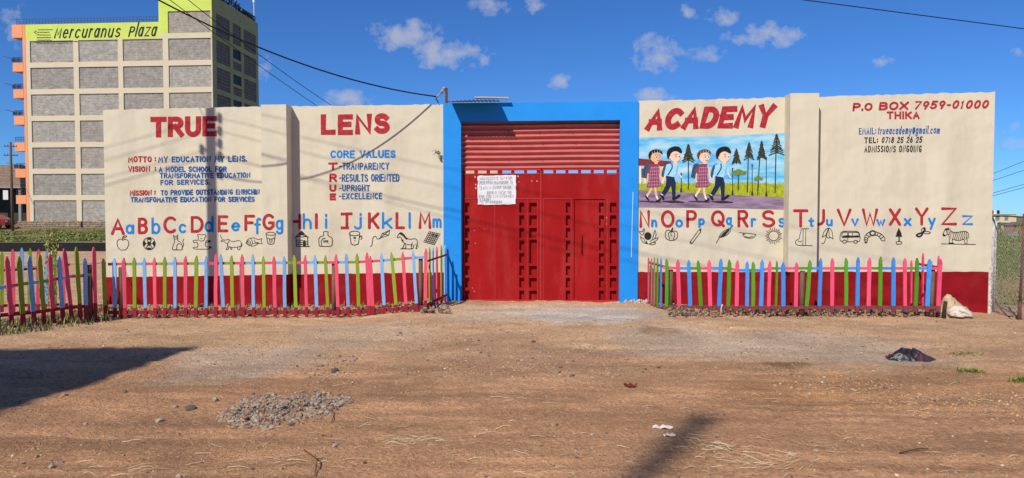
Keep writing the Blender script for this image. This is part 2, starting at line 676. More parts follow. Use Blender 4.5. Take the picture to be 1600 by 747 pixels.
# ------------------------------------------------------------------ lettering: one stroke alphabet for all the brush writing
GL = {
    'A': "0,0 .5,1 1,0;.18,.36 .82,.36", 'B': "0,0 0,1 .5,1 @.5,.77,.42,.23,90,-90 0,.54;.1,.54 .5,.54 @.5,.27,.5,.27,90,-90 0,0",
    'C': "@.55,.5,.55,.5,48,312", 'D': "0,0 0,1 .4,1 @.4,.5,.6,.5,90,-90 0,0", 'E': "1,1 0,1 0,0 1,0;0,.52 .85,.52",
    'F': "1,1 0,1 0,0;0,.52 .8,.52", 'G': "@.55,.5,.55,.5,45,325 1,.44 .6,.44", 'H': "0,0 0,1;1,0 1,1;0,.5 1,.5", 'I': "0,0 0,1",
    'J': "1,1 1,.3 @.55,.3,.45,.3,0,-170", 'K': "0,0 0,1;1,1 .05,.42;.3,.58 1,0", 'L': "0,1 0,0 1,0", 'M': "0,0 .08,1 .5,.3 .92,1 1,0",
    'N': "0,0 0,1 1,0 1,1", 'O': "@.5,.5,.5,.5,90,450", 'P': "0,0 0,1 .55,1 @.55,.74,.45,.26,90,-90 0,.48",
    'Q': "@.5,.5,.5,.5,90,450;.6,.3 1.02,-.05", 'R': "0,0 0,1 .55,1 @.55,.75,.42,.25,90,-90 0,.5;.45,.5 1,0",
    'S': "@.5,.755,.45,.245,30,270 @.5,.255,.5,.255,90,-150", 'T': "0,1 1,1;.5,1 .5,0", 'U': "0,1 0,.35 @.5,.35,.5,.35,180,360 1,1",
    'V': "0,1 .5,0 1,1", 'W': "0,1 .25,0 .5,.75 .75,0 1,1", 'X': "0,1 1,0;0,0 1,1", 'Y': "0,1 .5,.48 1,1;.5,.48 .5,0", 'Z': "0,1 1,1 0,0 1,0",
    'a': "@.42,.31,.42,.31,0,360;.9,.62 .9,0", 'b': "0,1 0,0;@.45,.31,.45,.31,0,360", 'c': "@.5,.31,.5,.31,45,315",
    'd': "@.42,.31,.42,.31,0,360;.9,1 .9,0", 'e': "0,.33 .95,.33 @.5,.31,.47,.31,4,315", 'f': "1,.93 @.75,.78,.3,.22,60,180 .45,0;.05,.6 .9,.6",
    'g': "@.45,.31,.45,.31,0,360;.92,.62 .92,-.15 @.48,-.15,.44,.22,0,-160", 'h': "0,1 0,0;0,.35 @.45,.32,.45,.3,180,0 .9,0",
    'i': "0,.62 0,0;0,.86 0,.96", 'j': "1,.62 1,-.1 @.6,-.1,.4,.2,0,-160;1,.86 1,.96", 'k': "0,1 0,0;.9,.62 .05,.25;.3,.38 .95,0", 'l': "0,1 0,0",
    'm': "0,.62 0,0;0,.35 @.25,.37,.25,.25,180,0 .5,0;.5,.35 @.75,.37,.25,.25,180,0 1,0", 'n': "0,.62 0,0;0,.35 @.45,.32,.45,.3,180,0 .9,0",
    'o': "@.5,.31,.5,.31,90,450", 'p': "0,.62 0,-.35;@.45,.31,.45,.31,0,360", 'q': "@.42,.31,.42,.31,0,360;.88,.62 .88,-.35 1.1,-.15",
    'r': "0,.62 0,0;0,.3 @.5,.3,.5,.32,180,60", 's': "@.5,.465,.4,.155,30,270 @.5,.155,.45,.155,90,-150",
    't': ".45,.9 .45,.12 @.7,.12,.25,.12,180,290;0,.62 .95,.62", 'u': "0,.62 0,.25 @.45,.25,.45,.25,180,360 .9,.62;.9,.62 .9,0",
    'v': "0,.62 .5,0 1,.62", 'w': "0,.62 .25,0 .5,.5 .75,0 1,.62", 'x': "0,.62 1,0;0,0 1,.62", 'y': "0,.62 .5,.05;1,.62 .3,-.35", 'z': "0,.62 1,.62 0,0 1,0",
    '0': "@.5,.5,.46,.5,90,450", '1': ".1,.82 .45,1 .45,0", '2': "@.5,.72,.45,.28,160,-30 0,0 1,0", '4': ".7,0 .7,1 0,.3 1,.3",
    '5': ".95,1 .15,1 .08,.56 @.48,.31,.5,.31,130,-150", '6': "@.5,.3,.45,.3,0,360;.06,.35 .45,1", '7': "0,1 1,1 .35,0",
    '8': "@.5,.75,.38,.25,0,360;@.5,.25,.46,.25,0,360", '9': "@.5,.7,.42,.3,0,360;.92,.72 .6,0", '-': ".1,.47 .9,.47", '.': "0,.0 0,.07", ':': "0,.12 0,.2;0,.62 0,.7",
    '@': "@.5,.4,.2,.2,0,360;.7,.6 .7,.25 @.5,.4,.5,.42,-20,330", '&': "1,0 .2,.75 @.45,.8,.22,.2,180,0 .05,.25 @.4,.2,.35,.2,170,320 .95,.5",
    ' ': "",
}
GWID = {'I': 0.0, 'M': 1.25, 'W': 1.35, 'i': 0.0, 'l': 0.0, '.': 0.0, ':': 0.0, '-': 0.55, ' ': 0.45, 'm': 1.25, 'w': 1.2, 'f': .6, 't': .6, 'j': .5, 'r': .6, '1': .5,
        'O': 1.05, '@': 1.2, 'E': .85, 'F': .82, 'L': .82, 'S': .9, 'J': .8}


def glyph(ch):
    out = []
    for st in GL.get(ch, '').split(';'):
        pts = []
        for tk in st.split():
            if tk[0] == '@':
                cx, cy, rx, ry, a0, a1 = [float(v) for v in tk[1:].split(',')]
                k = max(4, int(abs(a1 - a0) / 18))
                for i in range(k + 1):
                    a = R(a0 + (a1 - a0) * i / k)
                    pts.append((cx + rx * math.cos(a), cy + ry * math.sin(a)))
            else:
                x, y = tk.split(',')
                pts.append((float(x), float(y)))
        if pts:
            out.append(pts)
    return out


def ribbon(pts, w, cap='square'):
    """outline of a brush stroke of width w along pts (2-D): vertices and quads"""
    P = []
    for p in pts:
        if not P or math.hypot(p[0] - P[-1][0], p[1] - P[-1][1]) > 1e-6:
            P.append(p)
    if len(P) < 2:
        P.append((P[0][0] + 1e-3, P[0][1]))
    closed = math.hypot(P[0][0] - P[-1][0], P[0][1] - P[-1][1]) < 1e-4 and len(P) > 3
    k = len(P)
    vs, fs = [], []

    def un(a, b):
        dx, dy = b[0] - a[0], b[1] - a[1]
        L = math.hypot(dx, dy) or 1.0
        return dx / L, dy / L
    if cap == 'square' and not closed:
        d = un(P[0], P[1])
        P[0] = (P[0][0] - d[0] * w / 2, P[0][1] - d[1] * w / 2)
        d = un(P[-2], P[-1])
        P[-1] = (P[-1][0] + d[0] * w / 2, P[-1][1] + d[1] * w / 2)
    for i in range(k):
        if closed:
            a, b = (P[i - 1] if i else P[-2]), (P[i + 1] if i < k - 1 else P[1])
            d0, d1 = un(a, P[i]), un(P[i], b)
        else:
            d0 = un(P[i - 1], P[i]) if i else un(P[0], P[1])
            d1 = un(P[i], P[i + 1]) if i < k - 1 else d0
        tx, ty = d0[0] + d1[0], d0[1] + d1[1]
        L = math.hypot(tx, ty)
        if L < 1e-3:
            nx, ny, s = -d0[1], d0[0], 1.0
        else:
            nx, ny = -ty / L, tx / L
            s = min(1.3, 1.0 / max(0.3, nx * -d1[1] + ny * d1[0]))
        vs.append((P[i][0] + nx * s * w / 2, P[i][1] + ny * s * w / 2))
        vs.append((P[i][0] - nx * s * w / 2, P[i][1] - ny * s * w / 2))
    for i in range(k - 1):
        fs.append((2 * i, 2 * i + 1, 2 * i + 3, 2 * i + 2))
    if cap == 'round' and not closed:
        for e, c, d in ((0, P[0], un(P[1], P[0])), (1, P[-1], un(P[-2], P[-1]))):
            o = len(vs)
            a0 = math.atan2(d[1], d[0]) - math.pi / 2
            vs += [(c[0] + math.cos(a0 + math.pi * j / 6) * w / 2, c[1] + math.sin(a0 + math.pi * j / 6) * w / 2) for j in range(7)]
            fs.append(tuple(o + j for j in range(7)))
    return vs, fs


class Paint:
    """flat brushwork on an upright plane, given in photo pixels on that plane"""

    def __init__(self, plane, off, base=(0, 0, 0)):
        self.pl, self.off, self.base = plane, off, base
        self.mb = MB()
        self.k = 0

    def layer(self):
        self.k += 1
        return self.off + 0.00025 * (self.k % 24)

    def shape(self, vs, fs, mi=0, off=None):
        off = self.layer() if off is None else off
        out = []
        for (x, y) in vs:
            u, z = self.pl.hit(x, y, off)
            out.append((u - self.base[0], -off - self.base[1], z - self.base[2]))
        self.mb.add(out, fs, mi)

    def stroke(self, pts, w, mi=0, cap='round'):
        vs, fs = ribbon(pts, w, cap)
        self.shape(vs, fs, mi)

    def poly(self, pts, mi=0):
        self.shape(pts, [tuple(range(len(pts)))], mi)

    def ell(self, cx, cy, rx, ry, mi=0, n=18, rot=0.0):
        c, s = math.cos(R(rot)), math.sin(R(rot))
        self.poly([(cx + rx * math.cos(t) * c - ry * math.sin(t) * s, cy + rx * math.cos(t) * s + ry * math.sin(t) * c)
                   for t in [2 * math.pi * i / n for i in range(n)]], mi)

    def ring(self, cx, cy, rx, ry, w, a0=0, a1=360, mi=0, n=20, rot=0.0):
        c, s = math.cos(R(rot)), math.sin(R(rot))
        pts = []
        for i in range(n + 1):
            t = R(a0 + (a1 - a0) * i / n)
            x, y = rx * math.cos(t), ry * math.sin(t)
            pts.append((cx + x * c - y * s, cy + x * s + y * c))
        self.stroke(pts, w, mi)

    def build(self, name, mats, parent):
        return self.mb.build(name, mats, parent)


trand = random.Random(21)


def text(pt, s, x0, yb0, x1, yb1, h, w, lw=0.62, gap=0.22, slant=0.0, cap='square', jit=0.02, h1=None, xh=1.0, mi=0):
    """write s so that it starts at pixel x0, ends at x1, baseline yb0..yb1, capital height h (pixels)"""
    h1 = h if h1 is None else h1
    adv, pos = 0.0, []
    for ch in s:
        g = GWID.get(ch, 1.0) * lw
        pos.append((ch, adv, g))
        adv += g + gap + (w / h)
    tot = max(adv - gap - (w / h), 1e-6)
    span = (x1 - x0) - w
    for ch, a, g in pos:
        jy, js = trand.uniform(-jit, jit), 1 + trand.uniform(-jit, jit) * 1.5
        for st in glyph(ch):
            P = []
            for (x, y) in st:
                if ch.islower() and xh != 1.0:
                    y = y * xh if y > 0 else y
                fx = (a + x * g) / tot
                hh = h + (h1 - h) * fx
                yy = (y * js + jy)
                px = x0 + w / 2 + fx * span + slant * yy * hh
                py = yb0 + (yb1 - yb0) * fx - w / 2 - yy * (hh - w)
                P.append((px, py))
            pt.stroke(P, w, mi, cap)


def fit_letter(pt, ch, x0, x1, y0, y1, w, mi=0, cap='round'):
    g = glyph(ch)
    xs = [p[0] for s in g for p in s]
    ys = [p[1] for s in g for p in s]
    ax, bx, ay, by = min(xs), max(xs), min(ys), max(ys)
    for s in g:
        P = []
        for (x, y) in s:
            fx = (x - ax) / (bx - ax) if bx - ax > 1e-6 else 0.5
            fy = (y - ay) / (by - ay)
            P.append((x0 + w / 2 + fx * (x1 - x0 - w), y1 - w / 2 - fy * (y1 - y0 - w)))
        pt.stroke(P, w, mi, cap)


# ------------------------------------------------------------------ school wall
CREAM = mat('cream_paint', (0.655, 0.592, 0.45), 0.8, 0.05, 1.6, 0.45, 9.0, stain=(0.49, 0.42, 0.32), stain_amt=0.5, stain_scale=1.3, stretch=(1, 1, 0.16), bdist=0.012, warp=.05)
MAROON = mat('maroon_paint', (0.265, 0.010, 0.015), 0.8, 0.14, 2.5, 0.3, 8.0, stain=(0.27, 0.06, 0.045), stain_amt=0.3, stain_scale=2.2, spec=.06)
BLUE = mat('bright_blue_paint', (0.016, 0.27, 0.77), 0.7, 0.07, 1.5, 0.3, 9.0, stain=(0.016, 0.22, 0.66), stain_amt=0.35)
RED_L = mat('red_letter_paint', (0.40, 0.018, 0.028), 0.7, 0.2, 14, 0, 1, stain=(.50, .17, .15), stain_amt=.45, stain_scale=16)
BLUE_L = mat('blue_letter_paint', (0.008, 0.105, 0.34), 0.7, 0.25, 14, 0, 1)
SKY_L = mat('sky_blue_letter_paint', (0.008, 0.21, 0.60), 0.7, 0.2, 14, 0, 1, stain=(.12, .36, .62), stain_amt=.45, stain_scale=16)
BLACK_L = mat('black_paint', (0.022, 0.02, 0.02), 0.6, 0.2, 14, 0, 1)
CEMENT = mat('bare_cement', (0.46, 0.43, 0.38), 0.95, 0.2, 6, 0.8, 30)


def slab(us, zb, zt, v0, v1, mb=None, mi=0):
    """upright slab following a bottom and a top line; us, zb, zt are lists"""
    mb = mb or MB()
    n = len(us)
    vs, fs = [], []
    for i in range(n):
        vs += [(us[i], v0, zb[i]), (us[i], v0, zt[i]), (us[i], v1, zt[i]), (us[i], v1, zb[i])]
    for i in range(n - 1):
        a, b = 4 * i, 4 * (i + 1)
        fs += [(a, b, b + 1, a + 1), (a + 1, b + 1, b + 2, a + 2), (a + 2, b + 2, b + 3, a + 3), (a + 3, b + 3, b, a)]
    fs += [(0, 1, 2, 3), (4 * n - 1, 4 * n - 2, 4 * n - 3, 4 * n - 4)]
    mb.add(vs, fs, mi)
    return mb


def wall_line(p0, p1, off=0.0, n=2, jit=0.0, seed=0):
    (a, za), (b, zb) = WP.hit(*p0, off), WP.hit(*p1, off)
    rr = random.Random(seed)
    us = [a + (b - a) * i / (n - 1) for i in range(n)]
    zs = [za + (zb - za) * i / (n - 1) + rr.uniform(-jit, jit) for i in range(n)]
    return us, zs


PIL = 0.30                                           # how far the pilasters stand out
wl_base = WP.hit(425, 480)[0]
wr_base = WP.hit(1280, 480)[0]
wall_l = thing('perimeter_wall', 'cream rendered wall with maroon base lettered TRUE and LENS, left of the gate', 'wall', WP.world(wl_base, 0, 0), WROT, 'painted school walls')
wall_r = thing('perimeter_wall', 'cream rendered wall with maroon base, schoolchildren mural and ACADEMY lettering, right of the gate', 'wall', WP.world(wr_base, 0, 0), WROT, 'painted school walls')


def sh(us, b):
    return [u - b for u in us]


def wall_part(parent, base, name, m, top0, top1, bot0, bot1, v0, v1, n=30, jt=0.0, jb=0.0, off=0.0, floor=None, seed=1):
    us, zt = wall_line(top0, top1, off, n, jt, seed)
    if floor is None:
        _, zb = wall_line(bot0, bot1, off, n, jb, seed + 50)
    else:
        zb = [floor] * n
    return slab(sh(us, base), zb, zt, v0, v1).build(name, m, parent)


# left wall: two panels either side of the pilaster; each is a plaster field over a painted base
for (xa, ya, xb, yb, ba, bb, sd_) in ((161, 171.5, 420, 166.5, 433.5, 429.5, 3), (420, 166.5, 692.6, 163, 429.5, 425.5, 9)):
    wall_part(wall_l, wl_base, 'plaster_panel', CREAM, (xa, ya), (xb, yb), (xa, ba), (xb, bb), 0.0, 0.20, 40, 0.010, 0.007, seed=sd_)
    wall_part(wall_l, wl_base, 'painted_base', MAROON, (xa, ba), (xb, bb), None, None, 0.0, 0.20, 40, 0.007, floor=-0.6, seed=sd_ + 50)
for (xa, ya, xb, yb, ba, bb, sd_) in ((997.4, 158, 1258, 151.5, 425, 424.8, 5), (1258, 151.5, 1555, 143.5, 424.8, 424.4, 12)):
    wall_part(wall_r, wr_base, 'plaster_panel', CREAM, (xa, ya), (xb, yb), (xa, ba), (xb, bb), 0.0, 0.20, 40, 0.011, 0.007, seed=sd_)
    wall_part(wall_r, wr_base, 'painted_base', MAROON, (xa, ba), (xb - 8, bb), None, None, 0.0, 0.20, 40, 0.007, floor=-0.6, seed=sd_ + 50)
# pilasters
for par, base, xa, xb, yt, yb in ((wall_l, wl_base, 407.5, 447.0, 163.6, 429.0), (wall_r, wr_base, 1235.0, 1280.0, 145.8, 425.0)):
    p = wall_part(par, base, 'pilaster', CREAM, (xa, yt), (xb, yt - 0.4), (xa, yb), (xb, yb), -PIL, 0.06, 6, 0.002, 0.002, off=PIL, seed=33)
    wall_part(par, base, 'pilaster_base', MAROON, (xa, yb), (xb, yb), None, None, -PIL, 0.06, 6, 0.002, off=PIL, floor=-0.6, seed=83)
# crumbled edge of render at the right end
mb = MB()
rr = random.Random(4)
u_e = WP.hit(1545, 450)[0] - wr_base
for i in range(46):
    z = -0.45 + i * 0.028
    w_ = rr.uniform(0.02, 0.055)
    mb.box(u_e - 0.012, u_e + w_, -0.004 - rr.uniform(0, .012), 0.15, z, z + 0.03)
mb.build('broken_render', mat('chalky_render', (0.66, 0.6, 0.5), 0.95, 0.2, 20, 0.5, 60), wall_r)

# ---- lettering on the left wall
PO = 0.004


def lettering(parent, base, items, m, label=None, off=PO, name='lettering'):
    p = Paint(WP, off, (base, 0, 0))
    for it in items:
        text(p, *it[0], **(it[1] if len(it) > 1 else {}))
    o = p.build(name, m, parent)
    if label:
        o['label'] = label
    return o


L = lambda *a, **k: lettering(wall_l, wl_base, *a, **k)
Rr = lambda *a, **k: lettering(wall_r, wr_base, *a, **k)
L([(("TRUE", 235, 214.5, 338.5, 213.5, 32, 8.2), dict(lw=.66, gap=.13))], RED_L, 'word TRUE in bold dark red capitals')
L([(("LENS", 501, 211, 609, 209.5, 33, 8.4), dict(lw=.58, gap=.12, jit=.03))], RED_L, 'word LENS in bold dark red capitals')
SM = dict(lw=.6, gap=.16, jit=.03)
L([(("MOTTO", 200, 254, 237, 253.5, 9.6, 2.1), SM), ((":", 241.5, 253, 243.8, 253, 9.6, 2.0), SM)], RED_L, 'small red word MOTTO')
L([(("MY EDUCATION MY LENS.", 247, 254, 386, 252.5, 9.4, 2.0), SM)], BLUE_L, 'small blue line MY EDUCATION MY LENS')
L([(("VISION", 200, 269, 234.5, 268.5, 9.2, 2.0), SM), ((":", 241.5, 268, 243.8, 268, 9.4, 2.0), SM)], RED_L, 'small red word VISION')
L([(("A MODEL SCHOOL FOR", 248, 269.3, 354, 268.5, 9.0, 1.9), SM)], BLUE_L, 'small blue line A MODEL SCHOOL FOR')
L([(("TRANSFORMATIVE EDUCATION", 249.5, 278.8, 391, 277.8, 8.4, 1.8), SM)], BLUE_L, 'small blue line TRANSFORMATIVE EDUCATION')
L([(("FOR SERVICES.", 250.5, 289.3, 328, 288.5, 8.4, 1.8), SM)], BLUE_L, 'small blue line FOR SERVICES')
L([(("MISSION", 202.5, 306, 237, 305.5, 8.8, 1.9), SM), ((":", 241.0, 304.8, 243.2, 304.8, 9.0, 2.0), SM)], RED_L, 'small red word MISSION')
L([(("TO PROVIDE OUTSTANDING ENRICHIN", 251, 305.5, 405.5, 304, 8.6, 1.8), dict(lw=.56, gap=.15, jit=.03))], BLUE_L, 'small blue line TO PROVIDE OUTSTANDING ENRICHIN')
L([(("TRANSFOMATIVE EDUCATION FOR SERVICES", 204, 316.3, 398, 315.4, 8.4, 1.8), SM)], BLUE_L, 'small blue line TRANSFOMATIVE EDUCATION FOR SERVICES')
L([(("CORE VALUES", 516, 247.3, 618, 246.6, 12.2, 2.7), dict(lw=.62, gap=.14, jit=.03))], SKY_L, 'blue heading CORE VALUES')
for ch, x0, x1, y0, y1 in (('T', 513, 527.5, 253.8, 266), ('R', 514.5, 526.5, 271, 284.3), ('U', 514.5, 525.5, 288.5, 299.8), ('E', 515, 525, 302, 313.2)):
    p = Paint(WP, PO, (wl_base, 0, 0))
    fit_letter(p, ch, x0, x1, y0, y1, 3.4, 0, 'square')
    p.build('letter', RED_L, wall_l)['label'] = 'red capital ' + ch + ' of the core values'
NR = dict(lw=.5, gap=.16, jit=.03)
for s, x1, yb, h in (("-TRANPARENCY", 608, 265.4, 11), ("-RESULTS ORIENTED", 624, 284, 12), ("-UPRIGHT", 578, 299, 10), ("-EXCELLENCE", 597, 311.6, 9.8)):
    L([((s, 529.5, yb, x1, yb - .3, h, 1.8), NR)], BLUE_L, 'narrow blue line ' + s[1:])
# ---- lettering on the right wall
p_ = Rr([(("ACADEMY", 1008, 204.0, 1206, 199.0, 34.5, 9.2), dict(lw=.60, gap=.08, slant=.20, h1=36.5, jit=.02))], RED_L, 'word ACADEMY in bold slanted dark red capitals')
Rr([(("P.O", 1332, 173.8, 1363, 173.0, 13, 3.2), dict(lw=.72, gap=.1, slant=.08))], RED_L, 'red letters P.O')
Rr([(("BOX", 1373, 172.6, 1419, 171.6, 13.2, 3.2), dict(lw=.8, gap=.12, slant=.1))], RED_L, 'red word BOX')
Rr([(("7959-01000", 1427, 171.4, 1544, 169.2, 13.4, 3.0), dict(lw=.6, gap=.14, slant=.24, jit=.03))], RED_L, 'slanted red number 7959-01000')
Rr([(("THIKA", 1385.5, 186.2, 1437, 185.8, 12, 2.9), dict(lw=.62, gap=.12))], RED_L, 'red word THIKA')
Rr([(("EMAIL:", 1342, 210.2, 1369, 209.8, 10.4, 1.5), dict(lw=.42, gap=.2))], BLUE_L, 'blue word EMAIL')
Rr([(("trueacademy@gmail.com", 1371, 209.8, 1468, 208.6, 12.5, 1.3), dict(lw=.36, gap=.2, slant=.12, jit=.03))], BLUE_L, 'blue email address trueacademy@gmail.com')
Rr([(("TEL:", 1350.5, 223.8, 1372, 223.6, 9.2, 1.7), dict(lw=.55, gap=.24))], BLACK_L, 'black word TEL')
Rr([(("0718 25 26 25", 1377, 223.6, 1440.5, 223, 9.6, 1.5), dict(lw=.46, gap=.2, slant=.15))], BLACK_L, 'black telephone number 0718 25 26 25')
Rr([(("ADMISSIONS ONGOING", 1350.5, 238.2, 1440, 237.8, 10.4, 1.45), dict(lw=.38, gap=.2, slant=.05, jit=.03))], BLACK_L, 'black line ADMISSIONS ONGOING')

# ---- the alphabet row
ALPH = [('A', 173, 195, 341, 367.5), ('a', 196, 209.6, 350.5, 366), ('B', 215.3, 231, 340, 366), ('b', 236.5, 250.5, 339.5, 366), ('C', 255, 275, 338, 365),
        ('c', 279, 290.5, 349.5, 364.5), ('D', 297.8, 318.2, 337.5, 364), ('d', 319.3, 333.8, 337.3, 363), ('E', 340, 356.8, 336.3, 363), ('e', 361, 375.3, 347, 361.5),
        ('F', 381.6, 398.8, 335.5, 361.5), ('f', 396.6, 408.4, 340, 366.2), ('H', 452.8, 470.8, 333.6, 358.8), ('h', 472.7, 487, 333, 358.3), ('I', 492, 496.6, 333, 358.3),
        ('i', 505.5, 513.4, 333.7, 357.5), ('j', 553, 565.2, 332.5, 358.8), ('K', 574.8, 593, 331.6, 358.2), ('k', 596.7, 613.4, 331.2, 357.8),
        ('L', 617.8, 633, 331.2, 358.2), ('l', 637.5, 642.6, 331.2, 357.8), ('M', 653.8, 674, 331, 358), ('m', 675.6, 690, 341, 356.4)]
ALPR = [('N', 999, 1015.8, 328.2, 356.2), ('n', 1017.4, 1027, 343, 355.5), ('O', 1032.6, 1054.2, 328.4, 356), ('o', 1055, 1067.3, 342.7, 355.6), ('P', 1072, 1089, 328.2, 356),
        ('p', 1091, 1101.3, 340.8, 356.5), ('Q', 1110.8, 1132.8, 328.4, 355.2), ('q', 1134, 1145.5, 339.2, 357.2), ('R', 1152.2, 1169.6, 328, 355.6), ('r', 1173, 1181.8, 340.6, 355.4),
        ('S', 1190.8, 1211.4, 328.2, 355.6), ('s', 1216.4, 1227.3, 340.2, 355.6), ('U', 1268, 1289.2, 326.4, 353), ('u', 1290.5, 1301.2, 342.2, 353.6), ('V', 1307.3, 1330.7, 325.8, 353.8),
        ('v', 1330, 1342, 341, 354), ('W', 1346.6, 1372.3, 325.6, 353.8), ('w', 1369, 1383.5, 342, 353.8), ('X', 1388.7, 1408.2, 325.3, 353), ('x', 1412, 1424.3, 340.4, 353.4),
        ('Y', 1429.5, 1451, 324, 352.6), ('y', 1450, 1462.2, 340, 359.4), ('Z', 1470.4, 1495.4, 323.8, 352.4), ('z', 1503, 1520.6, 336, 352)]
for par, base, rows, off in ((wall_l, wl_base, ALPH, PO), (wall_r, wr_base, ALPR, PO), (wall_l, wl_base, [('G', 409.8, 429, 334, 359.8), ('g', 430.6, 442.6, 343, 366.5)], PIL + PO),
                             (wall_r, wr_base, [('T', 1238.8, 1263.2, 327, 355.6), ('t', 1262.8, 1272.3, 339.6, 354.8)], PIL + PO)):
    for ch, x0, x1, y0, y1 in rows:
        p = Paint(WP, off, (base, 0, 0))
        up = ch.isupper()
        fit_letter(p, ch, x0, x1, y0, y1, 4.6 if up else 3.6)
        p.build('letter', RED_L if up else SKY_L, par)['label'] = ('big red capital ' if up else 'small blue letter ') + ch + ' of the alphabet row'
# the J carries a bar on top and bottom
p = Paint(WP, PO, (wl_base, 0, 0))
for st in ([(534.5, 334.5), (548.5, 334)], [(542, 334.5), (542, 356)], [(534.5, 356), (543, 356)]):
    p.stroke(st, 4.4, 0, 'square')
p.build('letter', RED_L, wall_l)['label'] = 'big red capital J of the alphabet row'


# ------------------------------------------------------------------ line drawings under the alphabet
def crom(P, k=5, closed=False):
    out = []
    n = len(P)
    for i in range(n - 1 if not closed else n):
        p0 = P[(i - 1) % n] if (i or closed) else P[0]
        p1, p2 = P[i], P[(i + 1) % n]
        p3 = P[(i + 2) % n] if (i + 2 < n or closed) else P[-1]
        for j in range(k):
            t = j / k
            out.append(tuple(0.5 * ((2 * p1[a]) + (-p0[a] + p2[a]) * t + (2 * p0[a] - 5 * p1[a] + 4 * p2[a] - p3[a]) * t * t + (-p0[a] + 3 * p1[a] - 3 * p2[a] + p3[a]) * t ** 3) for a in (0, 1)))
    out.append(P[0] if closed else P[-1])
    return out


CROPS = {'a': (166, 355, 5.84), 'b': (440, 355, 6.154), 'c': (990, 350, 5.926), 'd': (1230, 350, 5.333), 'm': (996, 200, 5.533)}


def P2(s, crop):
    ox, oy, k = CROPS[crop]
    return [(float(a) / k + ox, float(b) / k + oy) for a, b in (t.split(',') for t in s.split())]


def draw(par, base, crop, label, strokes, w=1.0, off=PO):
    p = Paint(WP, off, (base, 0, 0))
    ox, oy, k = CROPS[crop]
    for st in strokes:
        if st[0] == '~':
            p.stroke(crom(P2(st[1:], crop)), w)
        elif st[0] == '=':                       # thick
            p.stroke(crom(P2(st[1:], crop)), w * 2.2)
        elif st[0] == '#':
            p.poly(P2(st[1:], crop))
        elif st[0] == 'o':                       # ring  cx,cy,rx,ry
            cx, cy, rx, ry = [float(v) for v in st[1:].split(',')]
            p.ring(cx / k + ox, cy / k + oy, rx / k, ry / k, w)
        elif st[0] == '*':                       # filled ellipse
            cx, cy, rx, ry = [float(v) for v in st[1:].split(',')]
            p.ell(cx / k + ox, cy / k + oy, rx / k, ry / k)
        else:
            p.stroke(P2(st, crop), w)
    o = p.build('line_drawing', BLACK_L, par)
    o['label'] = label
    return o


DL = lambda *a, **k: draw(wall_l, wl_base, *a, **k)
DR = lambda *a, **k: draw(wall_r, wr_base, *a, **k)
DL('a', 'black line drawing of an apple', ["~150,118 125,108 100,130 103,175 125,205 150,208 180,203 200,170 203,135 180,110 150,118", "~150,122 148,95 160,80", "~148,95 170,78 187,82 165,98 150,98"])
DL('a', 'black and white drawing of a football', ["o391,150,56,57", "#362,150 378,130 404,130 420,150 404,170 378,170".replace('362,150', '375,150').replace('420,150', '407,150'), "#372,98 391,93 412,98 404,116 378,116", "#336,135 350,125 362,145 352,172 338,172", "#447,135 432,125 420,145 430,172 445,172", "#366,198 378,186 404,186 416,200 391,207", "378,130 370,112", "404,130 412,112", "378,168 362,190", "404,168 420,190", "375,150 362,150", "407,150 420,150"], 1.1)
DL('a', 'black line drawing of a sitting cat', ["~612,72 618,100 632,108 650,100 652,72 640,82 622,80 612,72", "~618,104 622,130 608,170 606,205 640,207", "~650,104 656,125 680,140 692,170 690,205 640,207", "~690,195 705,160 698,130 708,108", "~640,207 645,165 660,150 680,160", "622,92 628,92", "638,92 644,92", "606,205 692,207"], 0.9)
DL('a', 'black line drawing of a lying dog', ["~838,85 832,70 850,66 875,70 900,66 908,82 900,90", "~840,85 838,110 860,125 890,120 900,90", "*865,104,6,5", "~835,120 800,118 792,130 800,140 830,140 832,180 800,182 795,195 830,200 920,200 948,192 945,178 910,178 905,140 940,138 950,125 935,120 905,128", "*948,184,12,10", "*940,128,10,8"], 0.9)
DL('a', 'black line drawing of a horned cow', ["~1040,72 1055,105 1080,118 1110,112 1125,112", "~1050,120 1075,130 1100,150 1115,140 1120,120", "~1120,122 1160,130 1210,122 1230,140 1230,170 1215,178", "~1105,150 1110,170 1150,185 1195,180 1215,178", "~1110,168 1102,185 1092,203 1108,205 1120,182", "~1215,175 1222,190 1212,205 1200,203 1195,180", "~1230,140 1238,160 1230,178", "1065,125 1045,130", "~1130,180 1135,200 1145,202 1142,183"], 0.9)
DL('a', 'black line drawing of a fish', ["~1275,145 1295,110 1340,98 1385,112 1420,105 1412,130 1422,150 1390,150 1345,172 1300,165 1275,145", "o1300,142,16,18", "*1298,142,5,5", "~1320,110 1335,140 1320,168", "~1350,120 1365,140 1390,138", "~1345,150 1360,145 1385,148"], 0.9)
DL('a', 'black line drawing of a drinking glass', ["o1500,60,44,14", "1457,64 1475,150", "1543,64 1528,150", "~1475,150 1500,157 1528,150", "~1465,98 1500,108 1537,98", "1490,112 1494,145", "1512,112 1510,140"], 1.0, PIL + PO)
DL('b', 'black line drawing of a thatched hut', ["#192,32 155,70 230,70", "#150,76 130,96 140,100 162,82", "#232,74 258,94 246,100 222,82", "~130,98 160,90 195,94 230,90 258,96", "~150,82 192,74 236,82", "138,104 142,184", "250,104 252,184", "138,184 266,186", "#205,182 205,135 215,124 230,128 234,182", "146,125 200,125", "146,145 200,146", "146,165 200,166", "238,140 250,140", "238,162 250,162"], 1.2)
